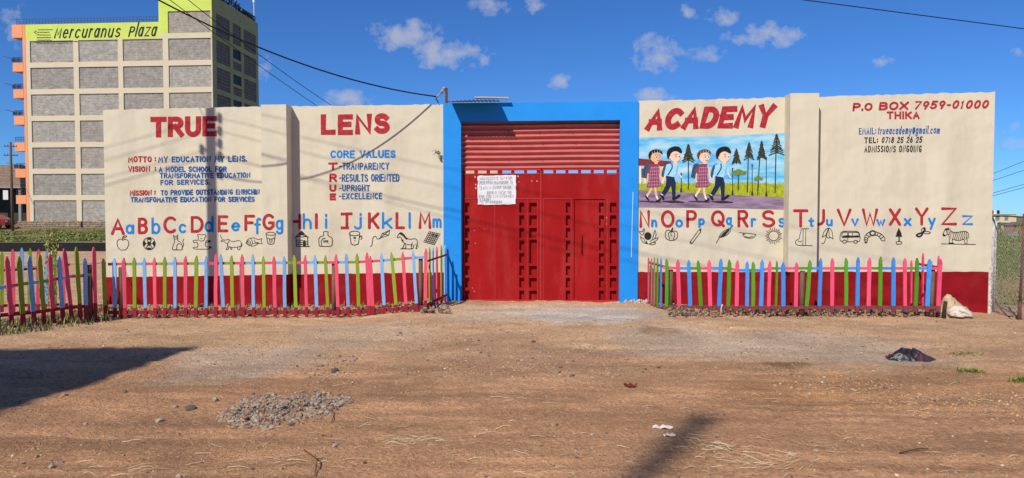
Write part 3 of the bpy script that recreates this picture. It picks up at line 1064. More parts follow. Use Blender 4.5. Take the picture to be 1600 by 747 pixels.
DL('b', 'black line drawing of an ink bottle', ["~402,46 425,40 446,46", "402,46 404,80", "446,46 444,80", "~404,80 370,95 358,115 362,175 385,184 460,184 484,172 486,112 470,95 444,80", "~386,184 380,140 395,112 420,105", "405,125 405,145", "415,145 416,128 424,144 424,128", "434,126 434,146 445,128", "436,136 446,146"], 1.1)
DL('b', 'black line drawing of a jug with a handle', ["o702,60,50,22", "#648,70 660,84 668,74 656,64", "655,72 668,160", "749,72 738,160", "~668,160 700,172 738,160", "~750,98 765,82 772,100 764,118", "~692,100 704,96 712,102 704,110 692,104", "#694,122 704,136 714,122 704,128"], 1.2)
DL('b', 'black line drawing of a kite on its string', ["1040,28 966,62 944,106 1030,76 1040,28", "966,62 1030,76", "1040,28 944,106", "#944,106 938,112 952,110", "~942,110 918,112 905,88 880,100 872,150 865,178 850,184"], 1.0)
DL('b', 'black line drawing of a maned horse', ["~1130,60 1150,52 1180,75 1200,108 1240,115 1285,112 1302,130 1308,180 1314,192", "~1130,62 1112,90 1118,104 1135,92 1150,105 1160,135 1190,160", "~1150,58 1185,90 1215,112", "*1165,130,6,14", "~1190,155 1195,190 1180,205 1160,203 1172,185 1180,160", "~1205,165 1245,170 1255,150", "~1255,165 1245,200 1262,205 1272,170", "~1290,160 1298,190 1290,203 1302,206", "1145,207 1255,209", "=1140,60 1170,80 1200,112"], 1.1)
DL('b', 'black line drawing of a checked mat', ["1420,42 1524,64 1468,170 1366,142 1420,42"] + ["%d,%d %d,%d" % (1420 - 9 * i, 42 + 17 * i, 1524 - 9.5 * i, 64 + 18 * i) for i in range(1, 6)] + ["%d,%d %d,%d" % (1420 + 17 * i, 42 + 3.6 * i, 1366 + 17 * i, 142 + 4.6 * i) for i in range(1, 6)] + ["#1488,70 1505,74 1495,92 1478,88", "#1455,62 1470,66 1462,82 1447,78"], 0.9)
DR('c', 'black drawing of a dark bird on a nest of leaves', ["*132,112,34,36", "#120,150 135,188 112,182", "~52,70 70,100 92,92 98,40 80,70 52,70", "~60,115 80,160 110,178 95,140 60,115", "~175,140 185,100 198,58 208,100 195,135", "~150,160 190,138 228,128 205,155 160,178", "~140,186 175,170 205,175 180,192 140,186"], 1.0)
DR('c', 'black line drawing of an orange', ["~350,66 310,58 294,90 300,130 330,150 360,153 395,138 408,105 395,68 350,66", "~350,66 322,90 335,140", "~352,66 380,90 368,145", "~350,66 345,100 355,110", "=350,66 358,48 362,40"], 1.1)
DR('c', 'black line drawing of a pencil', ["600,60 522,168", "622,72 542,180", "#602,52 628,38 622,74", "#524,164 546,178 536,186 520,178", "#610,48 626,40 620,56"], 1.1)
DR('c', 'black line drawing of a quill pen', ["#795,126 830,82 890,40 885,62 850,104", "~795,124 780,150 765,178", "~790,122 820,78 870,48 902,38 885,80 845,112 795,126"], 1.0)
DR('c', 'black line drawing of a razor', ["978,80 1050,86", "~1015,92 1040,84 1132,96", "~1010,100 1030,122 1070,132 1110,126 1132,98", "1010,100 1030,96", "~1030,115 1070,122 1105,115"], 0.9)
DR('c', 'black line drawing of a rayed sun', ["o1297,110,46,45"] + ["%.1f,%.1f %.1f,%.1f" % (1297 + 54 * math.cos(a), 110 + 54 * math.sin(a), 1297 + (70 + 8 * (i % 2)) * math.cos(a), 110 + (70 + 8 * (i % 2)) * math.sin(a)) for i, a in enumerate([2 * math.pi * j / 22 for j in range(22)])], 1.0)
DR('d', 'black line drawing of a water tap', ["118,40 180,38", "134,42 130,175", "156,40 152,175", "~118,48 106,90 100,120 75,138 70,160 95,178 125,176", "118,178 210,180", "~90,140 108,150 120,140"], 0.9, PIL + PO)
DR('d', 'black line drawing of an umbrella', ["~292,110 310,60 345,34 372,60 382,125", "~292,110 320,98 340,118 360,112 382,125", "345,34 320,98", "345,34 352,116", "345,34 312,150", "~312,150 300,162 286,158"], 1.0)
DR('d', 'black line drawing of a van', ["~442,140 440,105 458,65 520,60 590,66 606,105 604,140 580,146", "442,140 462,146", "495,148 555,148", "~455,100 462,74 500,70 500,104 455,106", "510,70 545,70 545,100 510,100 510,70", "~552,70 590,72 598,100 552,100", "o478,146,16,13", "o570,148,15,12", "460,112 600,108", "505,118 505,140", "=470,104 500,100 540,104 590,100"], 1.1)
DR('d', 'black line drawing of a wrist watch', ["o712,76,27,22", "o712,76,19,16", "~686,66 655,90 642,135 665,150 672,120 700,96", "~738,64 785,85 814,120 808,140 785,135 765,105 735,94", "645,112 672,118", "648,130 670,135", "660,92 684,104", "760,76 746,96", "782,88 765,108", "800,108 780,122", "*655,155,10,6"], 1.1)
DR('d', 'black drawing of a small fir tree in a pot', ["#930,30 908,84 955,84", "#918,70 902,106 960,106 944,70", "930,106 928,148", "938,106 938,148", "~908,150 930,146 955,150 950,166 914,168 908,150"], 1.1)
DR('d', 'black drawing of a three-bladed propeller', ["~1130,72 1118,50 1138,30 1152,40 1146,62 1130,72", "=1130,72 1090,84 1078,96 1100,106 1122,92 1130,72", "~1130,72 1150,62 1186,66 1192,76 1160,82 1130,72", "=1132,68 1146,48 1140,34"], 1.2)
DR('d', 'black line drawing of a striped zebra', ["~1318,42 1345,36 1368,60 1400,72 1440,66 1480,60 1508,76 1514,118", "~1318,44 1300,80 1302,100 1318,98 1338,84 1350,110 1352,160", "~1352,160 1375,162 1380,130 1430,140 1470,128 1482,160 1498,162 1500,110", "=1316,48 1330,44 1344,42", "=1350,160 1385,162", "1285,165 1570,170", "=1300,84 1312,96"] + ["~%d,%d %d,%d %d,%d" % (x, 68 - (x > 1440) * 6, x + 8, 95, x - 2, 130) for x in range(1378, 1505, 16)] + ["1330,50 1326,72", "1342,48 1338,78", "1356,60 1348,90", "1366,66 1362,120"], 1.0)

# ------------------------------------------------------------------ mural of schoolchildren
mural_sky = bpy.data.materials.new('mural_sky_paint')
mural_sky.use_nodes = True
n, l = mural_sky.node_tree.nodes, mural_sky.node_tree.links
b = n['Principled BSDF']
b.inputs['Roughness'].default_value = 0.6
tc = n.new('ShaderNodeTexCoord')
mp = n.new('ShaderNodeMapping')
mp.inputs['Scale'].default_value = (1.0, 1, 4.0)
nz = n.new('ShaderNodeTexNoise')
nz.inputs['Scale'].default_value = 1.7
nz.inputs['Detail'].default_value = 6
nz.inputs['Roughness'].default_value = .6
cr = n.new('ShaderNodeValToRGB')
cr.color_ramp.elements[0].position = 0.33
cr.color_ramp.elements[0].color = (0.03, 0.36, 0.74, 1)
cr.color_ramp.elements[1].position = 0.70
cr.color_ramp.elements[1].color = (0.58, 0.70, 0.76, 1)
e = cr.color_ramp.elements.new(0.48)
e.color = (0.20, 0.55, 0.78, 1)
l.new(tc.outputs['Object'], mp.inputs[0])
l.new(mp.outputs[0], nz.inputs['Vector'])
l.new(nz.outputs[0], cr.inputs[0])
l.new(cr.outputs[0], b.inputs['Base Color'])


def pm(name, rgb, var=0.12, scale=20):
    return mat('mural_' + name, rgb, 0.6, var, scale, 0, 1)


M_ROAD = mat('mural_road', (0.27, 0.19, 0.28), 0.6, 0.45, 2.2, 0, 1, stretch=(1, 1, 6), stain=(0.09, 0.06, 0.10), stain_amt=.8, stain_scale=1.4)
M_GRASS = mat('mural_grass', (0.36, 0.40, 0.02), 0.6, 0.45, 22, 0, 1, stretch=(1.5, 1, .5), stain=(0.13, .22, .02), stain_amt=.6, stain_scale=14)
M_SKIN, M_SKIN2 = pm('skin', (0.78, 0.46, 0.27)), pm('pale_skin', (0.82, 0.58, 0.43))
M_BROWNHAIR, M_HAIR = pm('brown_hair', (0.13, 0.05, 0.03), .5, 60), pm('black_hair', (0.012, 0.011, 0.014))
M_SHIRT, M_TROU = pm('shirt', (0.32, 0.66, 0.88), .15), pm('trousers', (0.012, 0.022, 0.06), .3)
M_DRESS, M_CHECK = pm('dress', (0.27, 0.045, 0.10), .25, 40), pm('dress_check', (0.55, 0.36, 0.5))
M_BAG, M_BAGD = pm('satchel', (0.05, 0.09, 0.15), .3), pm('satchel_dark', (0.02, 0.03, 0.06))
M_WHITE, M_SHOE = pm('white', (0.8, 0.79, 0.78)), pm('shoe', (0.012, 0.012, 0.014))
M_FIR, M_BARK = pm('fir', (0.045, 0.045, 0.022), .6, 40), pm('bark', (0.035, 0.025, 0.02), .3)
M_TREE2, M_ROOF, M_HOUSE = pm('light_tree', (0.16, 0.24, 0.035), .4, 40), pm('roof', (0.22, 0.03, 0.04), .3), pm('house', (0.60, 0.52, 0.34), .15)
M_SHADE, M_MOUTH, M_LAMP = pm('painted_dark_mark', (0.035, 0.025, 0.04)), pm('mouth', (0.45, 0.09, 0.07)), pm('lamp', (0.03, 0.03, 0.03))

MUR = Paint(WP, 0.003, (wr_base, 0, 0))
MUR.poly(P2("5,82 300,78 640,72 920,62 1120,50 1300,44 1302,706 700,692 5,686", 'm'))
mural = MUR.build('mural', mural_sky, wall_r)
mural['label'] = 'painted mural of four schoolchildren walking along a road'


def mural_part(name, mats, fn, off, label=None):
    p = Paint(WP, off, (wr_base, 0, 0))
    fn(p)
    o = p.build(name, mats, mural)
    if label:
        o['label'] = label
    return o


def ms(p, s, w, mi=0, cap='round', smooth=True):
    q = P2(s, 'm')
    p.stroke(crom(q) if smooth and len(q) > 2 else q, w / 5.533, mi, cap)


def mp_(p, s, mi=0, smooth=False):
    q = P2(s, 'm')
    p.poly(crom(q, 4, True)[:-1] if smooth else q, mi)


def me_(p, cx, cy, rx, ry, mi=0, rot=0):
    p.ell(996 + cx / 5.533, 200 + cy / 5.533, rx / 5.533, ry / 5.533, mi, 20, rot)


def f_road(p):
    mp_(p, "5,533 380,556 820,577 1100,592 1302,603 1302,706 700,692 5,686")


def f_grass(p):
    top = [(5, 482), (200, 486), (340, 470), (460, 478), (600, 472), (800, 480), (930, 470), (1060, 478), (1180, 482), (1302, 486)]
    bl = []
    rr = random.Random(2)
    for i in range(120):
        x = 5 + 1297 * i / 119
        y = np.interp(x, [t[0] for t in top], [t[1] for t in top])
        bl.append((x, y + (rr.uniform(-22, 2) if i % 2 else rr.uniform(0, 8))))
    pts = bl + [(1302, 605), (1100, 594), (820, 579), (380, 558), (5, 535)]
    q = [(996 + x / 5.533, 200 + y / 5.533) for x, y in pts]
    # as a strip so the toothed edge stays clean
    bot = [(996 + x / 5.533, 200 + np.interp(x, [5, 380, 820, 1100, 1302], [535, 558, 579, 594, 605]) / 5.533) for x, _ in bl]
    vs = q[:len(bl)] + bot
    k = len(bl)
    p.shape(vs, [(i, i + k, i + k + 1, i + 1) for i in range(k - 1)])


def f_house(p):
    mp_(p, "8,330 300,330 300,482 8,482", 0)
    mp_(p, "8,262 60,268 290,288 300,335 8,325", 1)
    for x in (18, 60, 215, 270):
        mp_(p, "%d,335 %d,335 %d,480 %d,480" % (x, x + 10, x + 10, x), 2)
    mp_(p, "34,350 56,350 56,430 34,430", 3)
    mp_(p, "230,350 262,350 262,430 230,430", 3)


mural_part('painted_road', M_ROAD, f_road, 0.0042)
mural_part('painted_grass', M_GRASS, f_grass, 0.0054)
mural_part('painted_house', [M_HOUSE, M_ROOF, M_WHITE, M_BAG], f_house, 0.0048)


def fir(cx, ytop, yfol, ybot, w, lean=0, seed=0):
    def f(p):
        rr = random.Random(seed)
        ms(p, "%f,%f %f,%f %f,%f" % (cx, ytop + 10, cx + lean * .5, yfol, cx + lean, ybot), 9, 1)
        mp_(p, "%f,%f %f,%f %f,%f" % (cx, ytop, cx - w * .26, yfol - 12, cx + w * .26, yfol - 12), 0)
        k = 9
        for i in range(k):
            t = (i + 0.6) / k
            y = ytop + (yfol - ytop) * t
            ww = w * (0.12 + 0.88 * t) * rr.uniform(.8, 1.1)
            ms(p, "%f,%f %f,%f %f,%f" % (cx - ww, y + 12 + rr.uniform(-3, 5), cx, y - 6, cx + ww, y + 12 + rr.uniform(-3, 5)), rr.uniform(8, 13), 0)
    return f


for i, a in enumerate(((440, 138, 290, 530, 54), (856, 180, 305, 300, 46), (965, 124, 265, 552, 46, -14), (1074, 112, 262, 580, 40, -34), (1204, 48, 228, 560, 64, -14))):
    mural_part('painted_fir_tree', [M_FIR, M_BARK], fir(*a, seed=i), 0.0066)


def f_umb(cx, cy, w, yb):
    def f(p):
        rr = random.Random(int(cx))
        ms(p, "%f,%f %f,%f" % (cx, cy, cx - 3, yb), 9, 1)
        for i in range(14):
            me_(p, cx + rr.uniform(-w * .75, w * .75), cy + rr.uniform(-14, 12), w * .34, 9, 0, rr.uniform(-15, 15))
        me_(p, cx, cy - 18, w * .4, 14, 0)
    return f


mural_part('painted_round_tree', [M_TREE2, M_BARK], f_umb(874, 388, 66, 535), 0.0072)
mural_part('painted_round_tree', [M_TREE2, M_BARK], f_umb(1044, 440, 44, 520), 0.0062)


def f_lamp(x, yt, yb):
    def f(p):
        ms(p, "%f,%f %f,%f" % (x, yt + 20, x, yb), 6)
        mp_(p, "%f,%f %f,%f %f,%f %f,%f" % (x - 7, yt, x + 7, yt, x + 4, yt + 22, x - 4, yt + 22))
        mp_(p, "%f,%f %f,%f %f,%f %f,%f" % (x - 10, yb, x - 5, yb - 40, x + 5, yb - 40, x + 10, yb))
    return f


for x, yt, yb in ((378, 390, 556), (822, 345, 578), (992, 315, 583), (1114, 255, 590)):
    mural_part('painted_lamp_post', M_LAMP, f_lamp(x, yt, yb), 0.0078)


def face(p, x, y, s, skin, girl, look=1):
    me_(p, x - 44 * s, y + 8 * s, 9 * s, 12 * s, skin)
    me_(p, x, y, 46 * s, 47 * s, skin)
    mp_(p, "%f,%f %f,%f %f,%f %f,%f" % (x - 14 * s, y + 36 * s, x + 18 * s, y + 38 * s, x + 14 * s, y + 66 * s, x - 12 * s, y + 66 * s), skin)
    for dx in (4, 32):
        me_(p, x + dx * s, y - 2 * s, 7.5 * s, 9.5 * s, 6)
        me_(p, x + (dx + 1.5) * s, y - 1 * s, 5 * s, 7 * s, 5)
        ms(p, "%f,%f %f,%f %f,%f" % (x + (dx - 9) * s, y - 16 * s, x + dx * s, y - 21 * s, x + (dx + 9) * s, y - 17 * s), 4 * s, 5)
    ms(p, "%f,%f %f,%f %f,%f" % (x + 8 * s, y + 24 * s, x + 20 * s, y + 31 * s, x + 33 * s, y + 23 * s), 5 * s, 7)
    ms(p, "%f,%f %f,%f" % (x + 19 * s, y + 8 * s, x + 23 * s, y + 12 * s), 3 * s, 7)


KM = [M_SKIN, M_HAIR, M_BROWNHAIR, M_SHIRT, M_TROU, M_SHOE, M_WHITE, M_MOUTH, M_BAG, M_BAGD, M_DRESS, M_CHECK, M_SKIN2, M_SHADE]


def boy(dx, dy, sk):
    def T(s):
        return ' '.join('%f,%f' % (float(a) + dx, float(b) + dy) for a, b in (t.split(',') for t in s.split()))

    def f(p):
        # painted mark on the road, legs, shoes
        mp_(p, T("640,634 750,628 830,640 826,648 720,650 640,640"), 13)
        mp_(p, T("676,410 722,415 730,470 690,545 655,590 628,574 668,500 672,450"), 4, False)
        mp_(p, T("690,412 738,412 756,480 752,600 726,606 720,540 712,490 690,450"), 4, False)
        mp_(p, T("616,570 640,575 658,612 650,626 632,610"), 5, True)
        mp_(p, T("724,606 752,598 775,580 796,578 786,600 745,624 726,622"), 5, True)
        ms(p, T("626,572 644,582"), 7, 6)
        # satchel, shirt, arms
        mp_(p, T("690,308 650,335 632,415 668,422 690,360"), 8, True)
        mp_(p, T("690,312 760,308 775,340 748,428 668,414 676,360"), 3)
        ms(p, T("683,325 672,370 660,425"), 19, 3)
        ms(p, T("660,420 654,448"), 13, sk)
        me_(p, 654 + dx, 452 + dy, 9, 10, sk)
        ms(p, T("762,322 778,365 785,396"), 20, 3)
        ms(p, T("782,392 795,415 806,430"), 12, sk)
        ms(p, T("722,312 722,350 688,408"), 10, 9)
        ms(p, T("770,330 764,380"), 3, 9)
        face(p, 752 + dx, 250 + dy, 1.0, sk, False)
        mp_(p, T("682,262 678,215 700,178 748,160 790,170 810,205 800,220 770,205 735,208 712,225 705,258 692,268"), 1, True)
        ms(p, T("735,302 752,318 764,306"), 6, 6)
    return f


def girl(dx, dy, sk, hair, bag=True):
    def T(s):
        return ' '.join('%f,%f' % (float(a) + dx, float(b) + dy) for a, b in (t.split(',') for t in s.split()))

    def f(p):
        mp_(p, T("440,632 540,630 630,638 620,646 520,642 440,636"), 13)
        ms(p, T("545,505 530,545 500,590"), 19, sk)
        ms(p, T("575,505 578,555 588,600"), 18, sk)
        mp_(p, T("486,582 500,584 520,618 518,630 498,614"), 5, True)
        mp_(p, T("582,628 606,610 622,604 622,620 602,638 584,640"), 5, True)
        ms(p, T("500,578 508,594"), 8, 6)
        ms(p, T("586,596 596,614"), 12, 6)
        mp_(p, T("530,310 485,318 466,400 466,425 505,432 525,370"), 8, True)
        ms(p, T("500,330 482,372 484,420"), 5, 9)
        mp_(p, T("535,312 600,310 612,360 606,420 628,500 590,512 540,516 500,512 520,430 524,360"), 10)
        for i in range(6):
            y = 345 + i * 30
            ms(p, T("%d,%d %d,%d" % (524 - i * 3, y, 608 + i * 3, y - 4)), 3.0, 11)
        for i in range(5):
            ms(p, T("%d,335 %d,508" % (540 + i * 15, 518 + i * 24)), 2.6, 11)
        ms(p, T("532,322 518,370 508,402"), 16, 10)
        ms(p, T("512,396 506,440 512,465"), 11, sk)
        ms(p, T("606,330 622,395 634,450"), 12, sk)
        ms(p, T("545,315 548,350 540,400"), 8, 9)
        mp_(p, T("568,312 590,312 588,360 580,375 572,350"), 6)
        face(p, 580 + dx, 252 + dy, 1.0, sk, True)
        mp_(p, T("520,262 516,225 540,195 590,184 630,200 636,228 610,212 560,216 540,235 532,268"), hair, True)
        for a, b_ in (("545,205", "552,225"), ("568,196", "572,216"), ("592,192", "594,214"), ("614,198", "612,216")):
            ms(p, T(a + ' ' + b_), 3, sk)
    return f


mural_part('painted_child', KM, girl(-420, 0, 0, 1), 0.0084, 'painted schoolgirl with cropped dark hair at the far left of the mural')
mural_part('painted_child', KM, boy(-424, -2, 12), 0.0092, 'painted schoolboy in a pale blue shirt, second from the left')
mural_part('painted_child', KM, girl(0, 0, 12, 2), 0.0084, 'painted schoolgirl with brown hair and dark satchel, third from the left')
mural_part('painted_child', KM, boy(0, 0, 12), 0.0092, 'painted schoolboy in a pale blue shirt, walking in front')


# ------------------------------------------------------------------ blue gate surround
gb_u = WP.hit(845, 472)[0]
sur = thing('gate_surround', 'bright blue rendered concrete frame around the red gate', 'gate frame', WP.world(gb_u, 0, 0), WROT)
PR = 0.03
OFF_G = -0.10                                           # the gate stands this far behind the wall face


def gu(px, py=300, off=PR):
    return WP.hit(px, py, off)[0] - gb_u


zt_l, zt_r = WP.hit(693, 161.5, PR)[1], WP.hit(997, 158.5, PR)[1]
zl_l, zl_r = WP.hit(720, 190, PR)[1], WP.hit(968, 187.5, PR)[1]
uL0, uL1, uR0, uR1 = gu(692.8), gu(720.5), gu(968.5), gu(997.2)
slab([uL0, uL1], [-0.6, -0.6], [zt_l, zt_l + .003], -PR, 0.22).build('pillar', BLUE, sur)
slab([uR0, uR1], [-0.6, -0.6], [zt_r - .003, zt_r], -PR, 0.22).build('pillar', BLUE, sur)
k = 14
us = [uL1 + (uR0 - uL1) * i / (k - 1) for i in range(k)]
slab(us, [zl_l + (zl_r - zl_l) * i / (k - 1) for i in range(k)], [zt_l + .003 + (zt_r - zt_l - .006) * i / (k - 1) for i in range(k)], -PR, 0.22).build('lintel', BLUE, sur)
# rough cement at the foot of the right pillar
mb = MB()
rr = random.Random(8)
ICO_ = [(0, 0, 1), (.894, 0, .447), (.276, .851, .447), (-.724, .526, .447), (-.724, -.526, .447), (.276, -.851, .447), (.724, .526, -.447), (-.276, .851, -.447), (-.894, 0, -.447), (-.276, -.851, -.447), (.724, -.526, -.447), (0, 0, -1)]
ICF_ = [(0, 1, 2), (0, 2, 3), (0, 3, 4), (0, 4, 5), (0, 5, 1), (1, 6, 2), (2, 7, 3), (3, 8, 4), (4, 9, 5), (5, 10, 1), (6, 7, 2), (7, 8, 3), (8, 9, 4), (9, 10, 5), (10, 6, 1), (11, 7, 6), (11, 8, 7), (11, 9, 8), (11, 10, 9), (11, 6, 10)]
for i in range(70):
    u = uR0 - .02 + rr.random() * (uR1 - uR0 + .3)
    s_ = rr.uniform(.015, .05)
    z_ = rr.uniform(-.08, .05)
    v_ = -PR - rr.uniform(-.01, .05)
    mb.add([(u + x * s_ * rr.uniform(.7, 1.2), v_ + y * s_ * rr.uniform(.7, 1.2), z_ + z * s_ * rr.uniform(.7, 1.2)) for x, y, z in ICO_], ICF_)
stuff(mb.build('cement_footing', CEMENT, sur))
# corrugated iron above the gate leaves
z0c, z1c = WP.hit(845, 264, -0.1)[1], zl_l + 0.05
mb = MB()
rows, cols = 120, 13
vs, fs = [], []
rr = random.Random(3)
for j in range(cols):
    u = uL1 - 0.02 + (uR0 - uL1 + .04) * j / (cols - 1)
    for i in range(rows):
        z = z0c + (z1c - z0c) * i / (rows - 1)
        ph = (z - z0c) / 0.1025 * 2 * math.pi
        vs.append((u, 0.135 - 0.033 * math.sin(ph) + 0.004 * math.sin(u * 3.1 + z), z + 0.006 * math.sin(u * 1.7)))
for j in range(cols - 1):
    for i in range(rows - 1):
        fs.append((j * rows + i, (j + 1) * rows + i, (j + 1) * rows + i + 1, j * rows + i + 1))
mb.add(vs, fs)
REDTIN = mat('red_corrugated_iron', (0.56, 0.15, 0.135), 0.45, 0.12, 3, 0.05, 40, stain=(0.42, .09, .08), stain_amt=.4, stain_scale=2, stretch=(1, 1, 3))
tin = mb.build('corrugated_sheet', REDTIN, sur, smooth=True)
for ux in (-0.62, 0.0, 0.62):
    for zz in (0.20, 0.52, 0.72):
        m2 = MB()
        m2.cyl((0, 0), 0.012, 0, 0.02, 8)
        s_ = m2.build('nail', mat('rusty_metal', (0.12, 0.05, 0.035), .8, .3, 20, .2, 60), tin, (ux + rr.uniform(-.05, .05), 0.098, z0c + zz))
        s_.rotation_euler = (R(90), 0, 0)

# ------------------------------------------------------------------ the red steel gate
RED_G = mat('red_gate_paint', (0.33, 0.011, 0.012), 0.6, 0.14, 1.3, 0.06, 25, stain=(0.37, .05, .045), stain_amt=.5, stain_scale=2.4, stretch=(1.6, 1, .35), warp=.035, spec=.06)
RED_F = mat('red_frame_paint', (0.42, 0.03, 0.032), 0.5, 0.1, 3, 0.06, 25)
gate = thing('double_gate', 'red steel double gate with small wicket door and sunken panels', 'gate', WP.world(gb_u, 0, 0), WROT)


def cells(x0, x1, z0, z1, holes, y_front, depth, mb=None):
    """a sheet pierced by rectangular holes (with reveals): front face and the cut edges"""
    mb = mb or MB()
    xs = sorted({x0, x1} | {h[0] for h in holes} | {h[1] for h in holes})
    zs = sorted({z0, z1} | {h[2] for h in holes} | {h[3] for h in holes})

    def hole(i, j):
        if i < 0 or j < 0 or i >= len(xs) - 1 or j >= len(zs) - 1:
            return True
        cx, cz = (xs[i] + xs[i + 1]) / 2, (zs[j] + zs[j + 1]) / 2
        return any(h[0] < cx < h[1] and h[2] < cz < h[3] for h in holes)
    yb = y_front + depth
    for i in range(len(xs) - 1):
        for j in range(len(zs) - 1):
            if hole(i, j):
                continue
            a, b, c, d = xs[i], xs[i + 1], zs[j], zs[j + 1]
            mb.add([(a, y_front, c), (b, y_front, c), (b, y_front, d), (a, y_front, d)], [(0, 1, 2, 3)])
            mb.add([(a, yb, c), (b, yb, c), (b, yb, d), (a, yb, d)], [(3, 2, 1, 0)])
            if hole(i - 1, j):
                mb.add([(a, y_front, c), (a, y_front, d), (a, yb, d), (a, yb, c)], [(0, 1, 2, 3)])
            if hole(i + 1, j):
                mb.add([(b, y_front, c), (b, yb, c), (b, yb, d), (b, y_front, d)], [(0, 1, 2, 3)])
            if hole(i, j - 1):
                mb.add([(a, y_front, c), (a, yb, c), (b, yb, c), (b, y_front, c)], [(0, 1, 2, 3)])
            if hole(i, j + 1):
                mb.add([(a, y_front, d), (b, y_front, d), (b, yb, d), (a, yb, d)], [(0, 1, 2, 3)])
    return mb


def gg(px, py):
    u, z = WP.hit(px, py, OFF_G)
    return u - gb_u, z


Y7 = [(316.8, 332), (336.5, 352), (356.2, 371.5), (375.8, 390.8), (395.5, 410.5), (415.5, 430), (434.2, 449.4), (454.2, 468.5)]
YL = Y7[:3] + [(374.3, 411.5)] + Y7[5:]


def rects(x0, x1, ys_):
    out = []
    for a, b_ in ys_:
        u0, z1 = gg(x0, a)
        u1, z0 = gg(x1, b_)
        out.append((u0, u1, z0, z1))
    return out


gy = 0.10
_, g_top = gg(845, 263.5)
_, g_bot = gg(845, 472.5)
xl, xm0, xm1, xr = gg(721.5, 300)[0], gg(845.4, 300)[0], gg(846.8, 300)[0], gg(968.2, 300)[0]


def slots(xs_, y0=265.2, y1=272.3):
    return [h for a, b_ in xs_ for h in rects(a, b_, [(y0, y1)])]


SL = [(727.2, 741.0), (746.2, 760.2), (765.2, 778.2), (783.8, 798.6), (803.7, 818.7), (823.5, 838.4)]
SRt = [(848.2, 864.2), (869, 883.5), (888.3, 903.3), (908.1, 923.2), (928, 943.7), (948.5, 963.8)]
leafL_rec = rects(726.4, 733.6, Y7) + rects(811.4, 818.8, Y7) + rects(827, 838.6, YL)
leafR_rec = rects(884, 891, Y7) + rects(953, 963.2, YL)
wick = (gg(898, 0)[0], gg(947.2, 0)[0], g_bot + .02, gg(0, 312.5)[1])
wick_rec = rects(936, 943.6, Y7)


def leaf(x0, x1, recs, slot_holes, extra=()):
    o = cells(x0, x1, g_bot, g_top, recs + slot_holes + list(extra), gy, 0.075).build('gate_leaf', RED_G, gate)
    for h in recs:
        m = MB()
        m.box(h[0] - .004, h[1] + .004, gy + 0.076, gy + 0.081, h[2] - .004, h[3] + .004)
        m.build('sunk_panel', RED_G, o)
    # angle-iron frame lines standing a little proud
    z_line = gg(0, 311.5)[1]
    z_s = gg(0, 273.6)[1]
    for y_, za, zb_ in ((.010, g_top - .035, g_top - .004), (.008, z_s - .022, z_s), (.009, g_bot + .004, g_bot + .05)):
        fr = MB()
        fr.box(x0 + .004, x1 - .004, gy - y_, gy - .0005, za, zb_)
        fr.build('frame_rail', RED_F, o)
    return o, z_line


LL, z_line = leaf(xl, xm0, leafL_rec, slots(SL))
LR, _ = leaf(xm1, xr, leafR_rec, slots(SRt), [wick])


def stiles(o, pxs, z0, z1, w=0.014, pr=0.007):
    for px in pxs:
        m = MB()
        u = gg(px, 0)[0]
        m.box(u - w / 2, u + w / 2, gy - pr, gy - .0005, z0, z1)
        m.build('stile', RED_F, o)


stiles(LL, (725, 773.2, 824.0, 840.8), g_bot + .051, z_line - .01)
stiles(LR, (849.5, 893.5, 950.5), g_bot + .051, z_line - .01)
for o, a, b_ in ((LL, xl + .03, xm0 - .02), (LR, xm1 + .02, wick[0] - .03)):
    m = MB()
    m.box(a, b_, gy - .008, gy - .0005, z_line - .009, z_line + .012)
    m.build('rail', RED_F, o)
mb = MB()
mb.box(xm0 - .018, xm0 + .012, gy - .014, gy - .0005, g_bot + .052, g_top - .036)
mb.build('meeting_stile', RED_F, LL)
# added backing strips that block light through the meeting-edge and wicket gaps
mb = MB()
mb.box(xm0 - .03, xm1 + .03, gy + .082, gy + .10, g_bot, g_top)
mb.build('gap_backing', RED_G, LL)
for a, b_, c, d in ((wick[0] - .03, wick[0] + .03, wick[2] - .01, wick[3] + .03), (wick[1] - .03, wick[1] + .03, wick[2] - .01, wick[3] + .03), (wick[0] + .031, wick[1] - .031, wick[3] - .04, wick[3] + .03)):
    mb = MB()
    mb.box(a, b_, gy + .088, gy + .105, c, d)
    mb.build('door_gap_backing', RED_G, LR)
# wicket door, standing very slightly ajar
W0, W1, Wz0, Wz1 = wick
wd = cells(W0 + .012, W1 - .006, Wz0, Wz1 - .016, wick_rec, gy + 0.004, 0.075).build('wicket_door', RED_G, gate)
for h in wick_rec:
    m = MB()
    m.box(h[0] - .004, h[1] + .004, gy + 0.080, gy + 0.085, h[2] - .004, h[3] + .004)
    m.build('sunk_panel', RED_G, wd)
hu, hz1 = gg(908.8, 366)
_, hz0 = gg(908.8, 396)
mb = MB()
mb.tube([(hu, gy, hz0 + .02), (hu, gy - .035, hz0), (hu, gy - .04, (hz0 + hz1) / 2), (hu, gy - .035, hz1), (hu, gy, hz1 - .02)], .008, 8)
mb.build('door_handle', mat('dark_metal', (0.02, 0.015, 0.015), .5, .2, 20, .1, 40), wd, smooth=True)
hu2 = gg(948, 0)[0]
for py in (330, 365, 440):
    z = gg(0, py)[1]
    mb = MB()
    mb.cyl((hu2, gy - .006), .008, z, z + .06, 8)
    mb.build('hinge', RED_F, wd)
